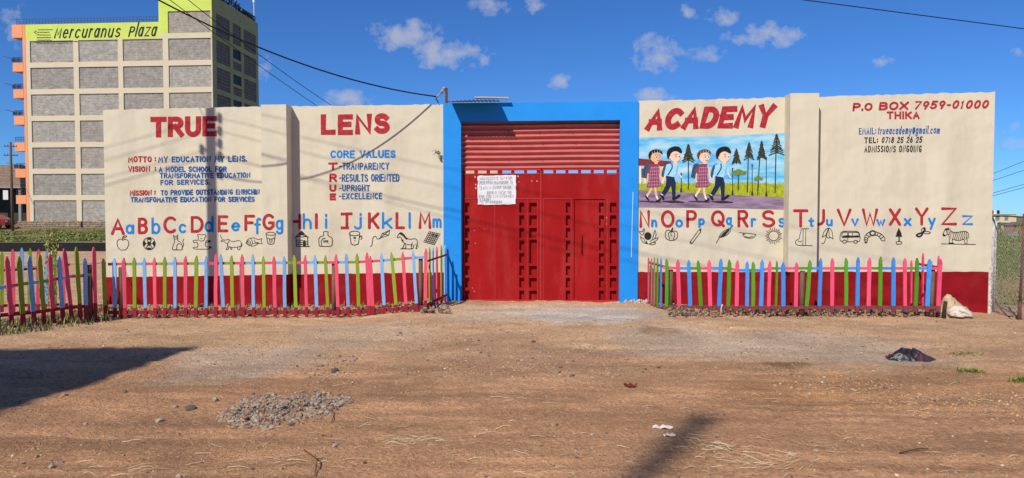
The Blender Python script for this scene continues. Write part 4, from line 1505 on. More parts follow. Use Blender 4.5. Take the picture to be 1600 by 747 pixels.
# chips of missing paint
mb = MB()
rr = random.Random(17)
for (a, b_, s_) in ((742.3, 276.5, 1.5), (743.5, 288.5, 1.6), (743.2, 294, 1.5), (809.5, 275.6, 1.5), (831, 282.8, 1.1), (839, 283.3, 1.2), (811, 284, .7), (741, 360, .8), (742.5, 380, .8), (741, 455, 1.0), (738, 450, .8), (947.8, 340, .9), (947.5, 350, .7), (757, 358, .5)):
    u, z = gg(a, b_)
    n_ = 7
    pts = []
    for i in range(n_):
        t = 2 * math.pi * i / n_
        r_ = s_ * .010 * rr.uniform(.5, 1.2)
        pts.append((u + r_ * math.cos(t), gy - .003, z + r_ * 1.25 * math.sin(t)))
    mb.add(pts, [tuple(range(n_ - 1, -1, -1))])
stuff(mb.build('paint_chips', mat('pale_primer', (0.62, 0.5, 0.46), .8, .2, 30, 0, 1), gate))

# ------------------------------------------------------------------ notice pasted on the gate
nt_u, nt_z = WP.hit(776, 297, OFF_G + .004)
notice = thing('paper_notice', 'white handwritten paper notice pasted on the left gate leaf', 'notice', WP.world(nt_u, 0.096, nt_z), WROT)
mb = MB()
rr = random.Random(6)
gx, gyn = 12, 9
vs, fs = [], []
for j in range(gyn + 1):
    for i in range(gx + 1):
        a, b_ = i / gx, j / gyn
        px = 746.3 + a * 59.5 + (rr.uniform(-.8, .8) if i in (0, gx) else 0)
        py = 274.5 + b_ * 45.5 - a * 1.0 + (rr.uniform(-.7, .7) if j in (0, gyn) else 0)
        u, z = WP.hit(px, py, OFF_G + .013)
        y = -.0125 + (rr.uniform(-.004, .002) if i in (0, gx) or j in (0, gyn) else rr.uniform(-.0012, .0012))
        vs.append((u - nt_u, y, z - nt_z))
for j in range(gyn):
    for i in range(gx):
        a = j * (gx + 1) + i
        fs.append((a, a + gx + 1, a + gx + 2, a + 1))
m_ = len(vs)
vs2 = vs + [(x, y + .002, z) for x, y, z in vs]
fs2 = fs + [tuple(reversed([q + m_ for q in f])) for f in fs]
ring_ = [i for i in range(gx + 1)] + [(j + 1) * (gx + 1) - 1 for j in range(1, gyn + 1)] + [gyn * (gx + 1) + i for i in range(gx - 1, -1, -1)] + [j * (gx + 1) for j in range(gyn - 1, 0, -1)]
for i in range(len(ring_)):
    a, b_ = ring_[i], ring_[(i + 1) % len(ring_)]
    fs2.append((a, b_, b_ + m_, a + m_))
mb.add(vs2, fs2)
mb.build('sheet', mat('white_paper', (0.74, 0.75, 0.77), .85, .05, 10, .3, 15), notice)
p = Paint(WP, OFF_G + .0195, (nt_u, 0.096, nt_z))
GREYINK = mat('grey_marker_ink', (0.36, 0.37, 0.42), .7, .25, 30, 0, 1)
for s_, a, b_, yb in (("ADMISSIONS ON FOR", 750, 800, 281.2), ("2025 FROM PLAYGROUP TO", 748.5, 801, 288.0), ("CLASS 4 JUNIOR GRADE", 749, 799, 295.8), ("BEHIND DESK OR", 760.5, 799, 303.6), ("FOR YOU 7.10 INTERVIEW", 748.5, 803, 309.6), ("2 LEARN", 749, 766, 314.0), ("TEL 0718252625", 749, 784, 318.0)):
    text(p, s_, a, yb, b_, yb - .6, 5.0 if yb < 312 else 3.8, 0.5, lw=.42, gap=.12, jit=.05)
p.build('handwriting', GREYINK, notice)

# ------------------------------------------------------------------ bits fixed along the wall top
RUST = mat('rusty_metal', (0.12, 0.05, 0.035), .8, .3, 20, .2, 60)
GALV = mat('weathered_galvanised_iron', (0.33, 0.31, 0.29), .6, .25, 8, .2, 30, metallic=.4, stain=(.2, .11, .07), stain_amt=.6, stain_scale=4)
zt_s = WP.hit(740, 160.2, 0)[1]
s0, s1 = WP.hit(703, 160, .2)[0], WP.hit(779, 160, .2)[0]
mid = (s0 + s1) / 2
mb = MB()
nx, ny = 61, 5
vs, fs = [], []
for i in range(nx):
    u = s0 + (s1 - s0) * i / (nx - 1) - mid
    for j in range(ny):
        v = -0.52 + 0.71 * j / (ny - 1)
        vs.append((u, v, 0.012 * math.sin(u / 0.076 * 2 * math.pi) - 0.07 + 0.10 * (j / (ny - 1)) + 0.012 * math.sin(u * 4 + 1) * (1 - j / (ny - 1))))
for i in range(nx - 1):
    for j in range(ny - 1):
        fs.append((i * ny + j, (i + 1) * ny + j, (i + 1) * ny + j + 1, i * ny + j + 1))
vs += [(x, y, z - .003) for x, y, z in vs]
o_ = nx * ny
fs += [tuple(reversed([q + o_ for q in f])) for f in fs]
mb.add(vs, fs)
sheet = mb.build('roofing_sheet', GALV, None, WP.world(mid, 0, zt_s + 0.02), WROT, smooth=True)
tag(sheet, 'short piece of corrugated iron lying over the blue lintel', 'roofing sheet')
a_, b_ = WP.hit(743, 157.6, 0), WP.hit(796, 160, 0)
mb = MB()
mb.box(0, b_[0] - a_[0], -.05, .05, 0, .028)
plank = mb.build('timber_plank', mat('grey_timber', (0.42, 0.36, 0.30), .85, .25, 6, .3, 20, stretch=(.3, 4, 4)), None, WP.world(a_[0], -0.12, a_[1] + .03), WROT)
plank.rotation_euler = (0, R(1.6), WROT)
tag(plank, 'weathered grey plank lying on the roofing sheet', 'plank')
# steel bracket that carries the service cable
bu, bz = WP.hit(697.5, 137.5, 0)
brk = thing('cable_bracket', 'small rusty steel post with an insulator clamp above the blue pillar', 'bracket', WP.world(bu, 0.0, zt_l - .02), WROT)
hgt = bz - zt_l + .02
mb = MB()
mb.box(-.022, .022, -.022, .022, 0, hgt)
mb.build('post', RUST, brk)
mb = MB()
mb.tube([(-.02, 0, hgt - .03), (-.07, -.01, hgt - .05), (-.10, -.01, hgt - .10)], .028, 8)
mb.tube([(-.10, -.01, hgt - .10), (-.20, -.03, hgt - .18)], .018, 8)
mb.tube([(-.045, -.035, hgt - .01), (-.045, .035, hgt - .01)], .03, 8)
mb.build('insulator', mat('grey_porcelain', (0.35, 0.32, 0.29), .5, .2, 10, .1, 30), brk, smooth=True)
# loose cable ends poking out of the wall beside the surround
lu, lz = WP.hit(688, 245, 0)
lc = thing('cable_stub', 'knot of loose cut cables sticking out of the cream wall beside the blue pillar', 'cable', WP.world(lu, 0, lz), WROT)
mb = MB()
mb.tube([(.012, 0, -.08), (.006, -.05, -.05), (-.006, -.06, 0), (-.012, -.06, .07)], .016, 8)
mb.build('conduit', mat('grey_plastic', (0.3, 0.29, 0.27), .6, .1, 10, 0, 1), lc, smooth=True)
rr = random.Random(12)
for i in range(6):
    m2 = MB()
    q = [(-.012, -.06, .06)]
    for j in range(4):
        q.append((q[-1][0] + rr.uniform(-.05, .035), q[-1][1] + rr.uniform(-.03, .01), q[-1][2] + rr.uniform(-.02, .05)))
    m2.tube(q, .005, 5)
    m2.build('wire', mat('black_rubber', (.02, .02, .02), .6, .1, 10, 0, 1) if i % 2 else mat('grey_plastic', (0.3, 0.29, 0.27)), lc)
# white scratch line and stick on the right pillar
mb = MB()
for (x0, y0, x1, y1) in ((989.2, 300, 987.2, 372), (987.2, 372, 986.6, 402)):
    (a1, c1), (a2, c2) = WP.hit(x0, y0, PR + .004), WP.hit(x1, y1, PR + .004)
    mb.tube([(a1 - gb_u, -PR - .004, c1), (a2 - gb_u, -PR - .004, c2)], .006, 6)
mb.build('white_conduit', mat('white_pvc', (.7, .72, .74), .5, .05, 5, 0, 1), sur)


# ------------------------------------------------------------------ picket fences
def paint_wood(name, rgb):
    return mat(name, rgb, 0.6, 0.16, 5, 0.25, 22, stretch=(4, 4, .8), stain=tuple(c * .45 + .10 for c in rgb), stain_amt=.75, stain_scale=8, objvar=.16)


PK = {'p': paint_wood('pink_picket_paint', (0.76, 0.085, 0.155)), 'b': paint_wood('pale_blue_picket_paint', (0.20, 0.42, 0.76)),
      'g': paint_wood('olive_green_picket_paint', (0.235, 0.335, 0.018)), 'P': paint_wood('hot_pink_picket_paint', (0.86, 0.085, 0.19)),
      'B': paint_wood('bright_blue_picket_paint', (0.045, 0.29, 0.83)), 'G': paint_wood('leaf_green_picket_paint', (0.085, 0.30, 0.012)),
      't': mat('bare_split_wood', (0.33, 0.21, 0.12), .85, .25, 4, .4, 25, stretch=(4, 4, .6))}
FOOT_L = mat('dull_red_foot_paint', (0.27, 0.02, 0.032), .65, .2, 6, .25, 22)
FOOT_R = mat('dusty_maroon_foot_paint', (0.20, 0.055, 0.06), .75, .25, 6, .25, 22)
POST = mat('round_timber_post', (0.17, 0.105, 0.065), .9, .3, 5, .5, 18, stretch=(3, 3, .5))
prand = random.Random(77)


def picket_mesh(key, foot, foot_f, w=0.062, seed=0):
    """1 m tall pointed picket, base at the origin, dipped foot"""
    rr = random.Random(seed)
    h, t = w / 2, 0.011
    zs = [0, foot_f, .45, .75, .93]
    vs, fs, mi = [], [], []
    for z in zs:
        a, b_ = rr.uniform(-.003, .003), rr.uniform(.94, 1.05)
        vs += [(-h * b_ + a, -t, z), (h * b_ + a, -t, z), (h * b_ + a, t, z), (-h * b_ + a, t, z)]
    ax = rr.uniform(-.006, .006)
    vs += [(ax - .007, -t, 1.0), (ax + .007, -t, 1.0), (ax + .007, t, 1.0), (ax - .007, t, 1.0)]
    k = len(zs) + 1
    for i in range(k - 1):
        for j in range(4):
            fs.append((4 * i + j, 4 * i + (j + 1) % 4, 4 * i + 4 + (j + 1) % 4, 4 * i + 4 + j))
            mi.append(1 if i == 0 else 0)
    fs += [(3, 2, 1, 0), tuple(4 * (k - 1) + j for j in range(4))]
    mi += [1, 0]
    me = bpy.data.meshes.new('picket')
    me.from_pydata(vs, [], fs)
    me.materials.append(PK[key])
    me.materials.append(foot)
    me.polygons.foreach_set('material_index', mi)
    me.update()
    return me


_pm = {}


def add_picket(root, plane, base, key, foot, top, bot, off=0.0, foot_f=.13, w=0.062):
    sd_ = prand.randrange(3)
    kk = (key, foot.name, round(foot_f, 2), round(w, 3), sd_)
    if kk not in _pm:
        _pm[kk] = picket_mesh(key, foot, foot_f, w, sd_ * 7 + len(_pm))
    ut, zt = plane.hit(*top, off)
    ub, zb = plane.hit(*bot, off)
    o = link('picket', _pm[kk], root)
    o.location = Vector((ub, -off, zb)) - Vector(base)
    L_ = math.hypot(ut - ub, zt - zb)
    o.rotation_euler = (prand.uniform(-.015, .015), math.atan2(ut - ub, zt - zb), prand.uniform(-.06, .06))
    o.scale = (prand.uniform(.92, 1.08), 1, L_)
    return o


def rail_part(root, plane, base, name, pts, mats, seg, th=.045, v0=.012, v1=.036):
    """rail along pixel points; seg gives the paint of each stretch"""
    mb = MB()
    keys = sorted(set(seg))
    P = [plane.hit(*q) for q in pts]
    for i in range(len(P) - 1):
        (a, za), (b_, zb) = P[i], P[i + 1]
        mi = keys.index(seg[i])
        vs = [(a, v0, za - th / 2), (b_, v0, zb - th / 2), (b_, v1, zb - th / 2), (a, v1, za - th / 2), (a, v0, za + th / 2), (b_, v0, zb + th / 2), (b_, v1, zb + th / 2), (a, v1, za + th / 2)]
        vs = [tuple(Vector(q) - Vector(base)) for q in vs]
        fs = [(0, 3, 2, 1), (4, 5, 6, 7), (0, 1, 5, 4), (2, 3, 7, 6)]
        if i == 0:
            fs.append((3, 0, 4, 7))
        if i == len(P) - 2:
            fs.append((1, 2, 6, 5))
        mb.add(vs, fs, mi)
    return mb.build(name, [mats[k] for k in keys], root)


def post_part(root, p0, p1, r, rel):
    mb = MB()
    mb.tube([Vector(p0) - rel, (Vector(p0) + Vector(p1)) / 2 - rel + Vector((.008, .004, 0)), Vector(p1) - rel], r, 9, r * .92)
    return mb.build('post', POST, root, smooth=True)


# ---- left fence: long front run and a short return to the gate pillar
A0, A1 = at_y(165, 495, 12.15), at_y(652, 490, 12.45)
FL = Plane((A0.x, A0.y), (A1.x, A1.y))
fence_l = thing('picket_fence', 'multicoloured picket fence before the TRUE LENS wall, left of the gate', 'fence', FL.world(FL.len / 2, 0, -0.1), FL.rot)
bL = (FL.len / 2, 0, -0.1)
LP = [('b', 178.5, 404, 180, 494), ('p', 193, 403, 195.7, 494), ('g', 209, 402.5, 211, 494), ('b', 225, 403, 227.5, 494), ('p', 241, 402.5, 242.7, 494), ('g', 257, 401.5, 257.6, 494),
      ('b', 273.3, 401.5, 273.7, 494), ('p', 290, 400.5, 290, 494), ('g', 306.5, 399.5, 306, 494), ('b', 322, 400.5, 322, 494), ('p', 337.6, 396.5, 337, 493), ('b', 345.2, 397, 349.8, 493.5),
      ('g', 362, 399, 364, 493.5), ('p', 378.5, 397.5, 380, 493.5), ('b', 395, 397.5, 396.6, 493.5), ('g', 411, 400.5, 413, 493.5), ('p', 427.5, 401, 430, 493.5), ('b', 443.7, 400.5, 445.7, 493.5),
      ('g', 459.5, 398.5, 462.5, 493.5), ('p', 476.5, 398.7, 479.3, 493.3), ('b', 492.6, 398.5, 495.2, 493), ('g', 508, 398.7, 513, 493), ('p', 525, 397, 528.4, 493), ('b', 541, 396, 544.6, 493),
      ('g', 557.5, 396.2, 561.2, 492.5), ('p', 573, 394.5, 577, 491.5), ('p', 578.3, 400, 582.8, 491), ('b', 596, 395.5, 600.8, 490), ('g', 611.5, 394, 620, 489.5), ('p', 629, 393.5, 635.2, 488.5),
      ('b', 645, 391.5, 652, 487.5), ('p', 665.4, 388, 664.5, 483)]
for key, xt, yt, xb, yb in LP:
    add_picket(fence_l, FL, bL, key, FOOT_L, (xt, yt), (xb, yb + 1.5), foot_f=.155, w=.057)
pts = [(168, 413)] + [(x[1] + .6, 413 - (x[1] - 168) * .008) for x in LP[1:24]] + [(557, 409.8), (575, 408.8), (596, 407.5), (612, 406), (630, 404.5), (646, 403), (668, 402)]
seg = [LP[(i + 1) % len(LP)][0] for i in range(len(pts) - 1)]
rail_part(fence_l, FL, bL, 'top_rail', pts, PK, seg, .046)
rail_part(fence_l, FL, bL, 'bottom_rail', [(168, 488.5), (480, 488.5), (575, 487), (668, 479.5)], {'f': FOOT_L}, 'fff', .06)
for px, yt, yb in ((375, 412, 490), (656.5, 405, 482), (185, 418, 492), (520, 410, 488)):
    u, z1 = FL.hit(px, yt)
    _, z0 = FL.hit(px, yb)
    p = MB()
    p.tube([(u - bL[0], .075, z0 - bL[2] - .05), (u - bL[0] + .004, .078, z1 - bL[2])], .042, 9, .038)
    p.build('post', POST, fence_l, smooth=True)
# the return: pickets from the corner back to the blue pillar
B0, B1 = FL.world(FL.hit(665, 480)[0], 0.02, 0), WP.world(WP.hit(697.5, 470)[0], -0.06, 0)
FRt = Plane((B0.x, B0.y), (B1.x, B1.y))


def world_picket(root, rootM, key, foot, pos, h, yaw, lean=0.0, foot_f=.13, w=.062):
    sd_ = prand.randrange(3)
    kk = (key, foot.name, round(foot_f, 2), round(w, 3), sd_)
    if kk not in _pm:
        _pm[kk] = picket_mesh(key, foot, foot_f, w, sd_ * 7 + len(_pm))
    o = link('picket', _pm[kk], root)
    Mw = Matrix.Translation(pos) @ Matrix.Rotation(yaw, 4, 'Z') @ Matrix.Rotation(lean, 4, 'Y') @ Matrix.Diagonal((1, 1, h, 1))
    o.matrix_basis = rootM.inverted() @ Mw
    return o


def rootmat(o):
    return Matrix.Translation(o.location) @ Matrix.Rotation(o.rotation_euler.z, 4, 'Z')


ML = rootmat(fence_l)
for i, (key, xx, yt) in enumerate((('g', 671, 386.5), ('b', 676.5, 386), ('p', 682.6, 385.5), ('g', 689.6, 383.5), ('b', 695, 383.5))):
    t = (i + 0.9) / 5.2
    pos = B0.lerp(B1, t)
    # the bearing of the picket follows the photograph
    k_ = (xx - 800) / F
    pos.x = k_ * pos.y
    zt = at_y(xx, yt, pos.y).z
    zb = gz(pos.x, pos.y) - .04
    world_picket(fence_l, ML, key, FOOT_L, Vector((pos.x, pos.y, zb)), zt - zb, FRt.rot, prand.uniform(-.02, .02), .15)
inv = ML.inverted()
for z_, th in ((1.0 - .13, .04), (.09, .05)):
    q0, q1 = B0 + Vector((.03, 0, z_)), B1 + Vector((.03, 0, z_ + .05))
    mb = MB()
    mb.tube([inv @ q0, inv @ q1], th / 2, 4)
    mb.build('return_rail', FOOT_L, fence_l)

# ---- far left: fence running out to the road, and its back row
C0, C1 = at_y(-14, 522, 10.35), at_y(168, 497, 12.1)
FA = Plane((C0.x, C0.y), (C1.x, C1.y))
fence_a = thing('picket_fence', 'multicoloured picket fence at the left edge, slanting towards the camera', 'fence', FA.world(FA.len / 2, 0, -.1), FA.rot)
bA = (FA.len / 2, 0, -.1)
for key, xt, yt, xb, yb in (('b', -8, 403, -2, 522), ('p', 11, 400.5, 19, 520), ('g', 29, 400.5, 37.5, 518), ('b', 44.4, 399, 54.6, 514), ('g', 60.3, 397, 69.4, 511), ('p', 77.4, 397, 84, 509), ('b', 90.6, 400, 99.5, 506),
                            ('p', 101, 388, 112.7, 504), ('g', 120, 386, 126, 502), ('b', 132, 403.5, 134.5, 500), ('p', 146.4, 386, 149, 501), ('g', 162.3, 404, 165, 500)):
    add_picket(fence_a, FA, bA, key, FOOT_L, (xt, yt), (xb, yb), foot_f=.24, w=.062)
rail_part(fence_a, FA, bA, 'top_rail', [(-12, 452), (18, 447), (36, 444), (52, 442), (68, 440), (84, 437), (98, 434.5), (112, 432), (128, 431), (145, 429)], PK, 'bpgbgpbpgb'[:9], .05)
rail_part(fence_a, FA, bA, 'bottom_rail', [(-12, 494), (60, 487.5), (112, 480), (150, 478)], {'f': FOOT_L}, 'fff', .055)
for px, yt, yb in ((143, 414, 498),):
    u, z1 = FA.hit(px, yt)
    _, z0 = FA.hit(px, yb)
    p = MB()
    p.tube([(u - bA[0], .08, z0 - bA[2] - .08), (u - bA[0], .08, z1 - bA[2])], .06, 9, .055)
    p.build('post', POST, fence_a, smooth=True)
D0, D1 = at_y(-14, 486, 12.7), at_y(112, 480, 13.3)
FB = Plane((D0.x, D0.y), (D1.x, D1.y))
fence_b = thing('picket_fence', 'multicoloured picket fence row standing behind the slanting left one', 'fence', FB.world(FB.len / 2, 0, -.1), FB.rot)
bB = (FB.len / 2, 0, -.1)
for key, xt, yt, xb, yb in (('p', -11, 391, -9, 486), ('g', 3, 393, 3, 486), ('p', 20, 389, 21, 486), ('b', 34.6, 387, 33, 486), ('g', 47, 388, 46, 485), ('p', 60, 389, 59.5, 485), ('b', 74, 389, 72, 484), ('g', 85, 385, 86, 484), ('p', 99, 400, 100, 483)):
    add_picket(fence_b, FB, bB, key, FOOT_L, (xt, yt), (xb, yb + 2), foot_f=.12, w=.06)
rail_part(fence_b, FB, bB, 'top_rail', [(-13, 423.5), (36, 421), (75, 418.5), (109, 413.5)], {'f': FOOT_L}, 'fff', .045)
rail_part(fence_b, FB, bB, 'bottom_rail', [(-13, 478), (109, 476)], {'f': FOOT_L}, 'f', .05)

# ---- right fence
E0, E1 = at_y(1040, 488, 12.35), at_y(1475, 487, 12.15)
FR = Plane((E0.x, E0.y), (E1.x, E1.y))
fence_r = thing('picket_fence', 'multicoloured picket fence below the schoolchildren mural, right of the gate', 'fence', FR.world(FR.len / 2, 0, -.08), FR.rot)
bR = (FR.len / 2, 0, -.08)
RP = [('G', 1042, 404.5, 1041.5, 488), ('P', 1059.5, 405.5, 1061, 487), ('B', 1076, 406, 1078.5, 487), ('G', 1091, 407, 1095.6, 487), ('P', 1108.2, 406, 1110, 487), ('B', 1126.6, 404, 1123, 487), ('G', 1139.6, 405.5, 1137.6, 487),
      ('P', 1152.4, 406.5, 1150.3, 487), ('B', 1167.4, 408, 1166.8, 487), ('G', 1177, 409, 1176.5, 487), ('B', 1191, 405.5, 1188.5, 487), ('P', 1203.3, 408, 1200.7, 487), ('G', 1214, 408, 1212.2, 487), ('B', 1223.4, 409.5, 1223.8, 487),
      ('P', 1245, 410, 1243, 487.5), ('G', 1265.6, 406.5, 1259.8, 487), ('B', 1282.8, 403.5, 1279.8, 487), ('P', 1301, 403.5, 1299.8, 487), ('G', 1322, 403, 1322, 487), ('B', 1340.4, 401.5, 1339.2, 487),
      ('P', 1359, 402.5, 1356.8, 487), ('G', 1376.4, 401, 1374.6, 487), ('B', 1395.4, 402, 1395.6, 487), ('P', 1414.4, 403.5, 1414.2, 487), ('G', 1433.8, 403, 1430.2, 487), ('B', 1452.6, 405, 1448.2, 487), ('P', 1470.5, 404.5, 1465, 487)]
for key, xt, yt, xb, yb in RP:
    add_picket(fence_r, FR, bR, key, FOOT_R, (xt, yt), (xb, yb), foot_f=.11, w=(.034 if 1212 < xt < 1216 else .062))
ptsr = [(1036, 418)] + [(x[1], 419.5 + (3.0 if 1150 < x[1] < 1200 else 0)) for x in RP[1:]]
rail_part(fence_r, FR, bR, 'top_rail', ptsr, PK, [x[0] for x in RP[1:]], .045)
rail_part(fence_r, FR, bR, 'bottom_rail', [(1044, 479.5), (1250, 480.5), (1470, 481)], {'f': FOOT_R}, 'ff', .06)
for px, yt, yb in ((1049, 422, 482), (1256, 424, 484), (1460.5, 421, 487)):
    u, z1 = FR.hit(px, yt)
    _, z0 = FR.hit(px, yb)
    p = MB()
    p.tube([(u - bR[0], .08, z0 - bR[2] - .1), (u - bR[0] + .006, .08, z1 - bR[2])], .045, 9, .04)
    p.build('post', POST, fence_r, smooth=True)
MR = rootmat(fence_r)
g0, g1 = FR.world(FR.hit(1038, 488)[0], 0.03, 0), WP.world(WP.hit(1013, 470)[0], -.08, 0)
FS = Plane((g0.x, g0.y), (g1.x, g1.y))
for i, (key, xx, yt) in enumerate((('B', 1033, 403.5), ('G', 1028, 403.5), ('t', 1023, 402.5), ('t', 1018.5, 403.5), ('P', 1013.8, 402.5))):
    t = (i + .9) / 5.2
    pos = g0.lerp(g1, t)
    pos.x = (xx - 800) / F * pos.y
    zt = at_y(xx, yt, pos.y).z
    zb = gz(pos.x, pos.y) - .03
    world_picket(fence_r, MR, key, FOOT_R, Vector((pos.x, pos.y, zb)), zt - zb, FS.rot, prand.uniform(-.02, .02), .06)
h0, h1 = FR.world(FR.hit(1468, 488)[0], 0.05, 0), WP.world(WP.hit(1428, 470)[0], -.08, 0)
FT = Plane((h0.x, h0.y), (h1.x, h1.y))
for i, (key, xx, yt) in enumerate((('P', 1467.5, 399.5), ('t', 1456, 408), ('P', 1443.8, 395.5), ('P', 1425.6, 407))):
    t = (i + .35) / 4.2
    pos = h0.lerp(h1, t)
    pos.x = (xx - 800) / F * pos.y
    zt = at_y(xx, yt, pos.y).z
    zb = gz(pos.x, pos.y) - .03
    world_picket(fence_r, MR, key, FOOT_R, Vector((pos.x, pos.y, zb)), zt - zb, FT.rot, prand.uniform(-.02, .02), .1)
inv = MR.inverted()
for P0, P1 in ((g0, g1), (h0, h1)):
    for z_ in (.78, .05):
        mb = MB()
        mb.tube([inv @ (P0 + Vector((0, 0, z_))), inv @ (P1 + Vector((0, 0, z_)))], .022, 4)
        mb.build('return_rail', FOOT_R, fence_r)


# ------------------------------------------------------------------ loose things on the ground
ICO = [(0, 0, 1), (.894, 0, .447), (.276, .851, .447), (-.724, .526, .447), (-.724, -.526, .447), (.276, -.851, .447), (.724, .526, -.447), (-.276, .851, -.447), (-.894, 0, -.447), (-.276, -.851, -.447), (.724, -.526, -.447), (0, 0, -1)]
ICF = [(0, 1, 2), (0, 2, 3), (0, 3, 4), (0, 4, 5), (0, 5, 1), (1, 6, 2), (2, 7, 3), (3, 8, 4), (4, 9, 5), (5, 10, 1), (6, 7, 2), (7, 8, 3), (8, 9, 4), (9, 10, 5), (10, 6, 1), (11, 7, 6), (11, 8, 7), (11, 9, 8), (11, 10, 9), (11, 6, 10)]


def rock(mb, c, r, rr, flat=.6, mi=0):
    a = rr.uniform(0, 6.28)
    sx, sy = rr.uniform(.75, 1.3), rr.uniform(.7, 1.1)
    ca, sa = math.cos(a), math.sin(a)
    vs = []
    for (x, y, z) in ICO:
        k_ = rr.uniform(.72, 1.15) * r
        x, y, z = x * k_ * sx, y * k_ * sy, z * k_ * flat
        vs.append((c[0] + x * ca - y * sa, c[1] + x * sa + y * ca, c[2] + z))
    mb.add(vs, ICF, mi)


STONE = [mat('grey_gravel', (0.27, 0.215, 0.17), .95, .3, 9, .4, 50), mat('pale_gravel', (0.40, 0.325, 0.25), .95, .25, 9, .4, 50), mat('dark_gravel', (0.13, 0.10, 0.08), .95, .3, 9, .4, 50),
         mat('earthy_gravel', (0.36, 0.21, 0.125), .95, .3, 9, .4, 50), mat('orange_chips', (0.52, 0.30, 0.14), .95, .3, 9, .3, 50), mat('bleached_chips', (0.62, 0.52, 0.38), .95, .3, 9, .3, 50)]
rr = random.Random(31)
# heap of grey gravel
mb = MB()
hc = on_ground(447, 641)
for i in range(4200):
    # outline of the patch in the photograph: a long low heap rising to the right
    t = rr.random()
    px = 342 + 203 * t
    mid_y = np.interp(px, [342, 400, 450, 500, 545], [653, 645, 640, 633, 625])
    hh = np.interp(px, [342, 370, 420, 480, 520, 545], [6, 16, 25, 19, 13, 4]) * (1 + .35 * math.sin(px * .11) * math.sin(px * .047))
    f_ = rr.uniform(-1, 1)
    if rr.random() < .12:
        f_ *= rr.uniform(1, 1.5)
    py = mid_y + hh * f_
    p = on_ground(px + rr.gauss(0, 4), py)
    g = gz(p.x, p.y)
    e_ = 1 - abs(f_)
    up = 0.035 * max(0, e_) ** .7 * min(1, t * 8, (1 - t) * 5)
    r_ = rr.choice((.005, .007, .008, .01, .012, .015, .022)) * rr.uniform(.8, 1.2)
    rock(mb, (p.x, p.y, g + up * rr.uniform(.4, 1.1) + r_ * .1), r_, rr, .62, rr.choices((0, 1, 2, 3), (4, 4, 1.5, 5))[0])
stuff(mb.build('gravel_heap', STONE), 'low heap of broken grey gravel on the dirt in the left foreground', 'gravel')
# separate stones one can pick out
for px, py, r_, mi_, lab in ((251, 659, .042, 1, 'angular grey stone left of the gravel heap, nearest the camera'), (297, 640, .05, 2, 'flat dark stone just left of the gravel heap'),
                             (273, 637, .03, 1, 'small pale stone left of the flat dark stone'), (336, 627, .045, 1, 'pale clod at the upper left tip of the gravel heap'), (100, 619, .04, 3, 'brown stone at the edge of the big shadow'),
                             (195, 613, .03, 2, 'small dark stone beside the tip of the big shadow'), (81, 731, .03, 1, 'pale pebble near the bottom left corner'), (833, 535, .035, 2, 'small dark clod on the dirt before the gate'),
                             (1118, 575, .03, 3, 'small brown stone right of the red scrap'), (522, 582, .05, 2, 'dark lump of soil right of the gravel heap'), (1029, 575, .025, 2, 'little dark stone above the red scrap')):
    p = ground_pt(px, py)
    mb = MB()
    rock(mb, (0, 0, r_ * .25), r_, rr, .62)
    tag(mb.build('stone', STONE[mi_], None, (p.x, p.y, p.z)), lab, 'stone', 'loose stones on the dirt')
# scattered pebbles and clods
mb = MB()
zones = [((0, 1600), (500, 747), 2600, .8), ((620, 1010), (500, 590), 3200, .9), ((1180, 1600), (575, 660), 2400, .75), ((1000, 1600), (495, 560), 2200, .8), ((0, 700), (500, 560), 1500, .8), ((480, 560), (555, 600), 160, 1.5)]
for (xa, xb), (ya, yb), cnt, sz in zones:
    for i in range(cnt):
        if (xa, ya) == (1180, 575):
            q_ = rr.random()
            p = on_ground(1200 + 420 * q_, min(745, 588 + 50 * q_ + rr.gauss(0, 14)))
        else:
            p = on_ground(rr.uniform(xa, xb), rr.uniform(ya, yb))
        r_ = min(.028, .0035 + rr.expovariate(1 / .0045)) * sz
        rock(mb, (p.x, p.y, gz(p.x, p.y) + r_ * .15), r_, rr, .7, rr.choices((0, 1, 2, 3, 4, 5), (1.5, 1, 1, 4, 5, .7) if (xa, ya) == (1180, 575) else (2, 3, 1.3, 5, 0, .6))[0])
stuff(mb.build('pebbles', STONE), 'small pebbles and clods scattered over the dirt', 'pebbles')
# straw
STRAW = [mat('bleached_straw', (0.60, 0.50, 0.32), .8, .2, 20, 0, 1), mat('dull_straw', (0.45, 0.32, 0.19), .85, .2, 20, 0, 1)]


def straw(mb, p, L_, a, w, rr, mi, lift=.012):
    c, s = math.cos(a), math.sin(a)
    bend = rr.uniform(-.25, .25) * L_
    vs, n_ = [], 5
    for i in range(n_):
        t = i / (n_ - 1)
        x, y = (t - .5) * L_, bend * (t - .5) ** 2 * 2
        X, Y = p[0] + x * c - y * s, p[1] + x * s + y * c
        z = gz(X, Y) + .006 + lift * math.sin(t * 3.1) * rr.uniform(.4, 1)
        ww = w * (1 - .5 * t)
        vs += [(X - s * ww, Y + c * ww, z), (X + s * ww, Y - c * ww, z), (X, Y, z + ww * 1.2)]
    fs = []
    for i in range(n_ - 1):
        o_ = 3 * i
        fs += [(o_, o_ + 3, o_ + 5, o_ + 2), (o_ + 1, o_ + 2, o_ + 5, o_ + 4)]
    mb.add(vs, fs, mi)


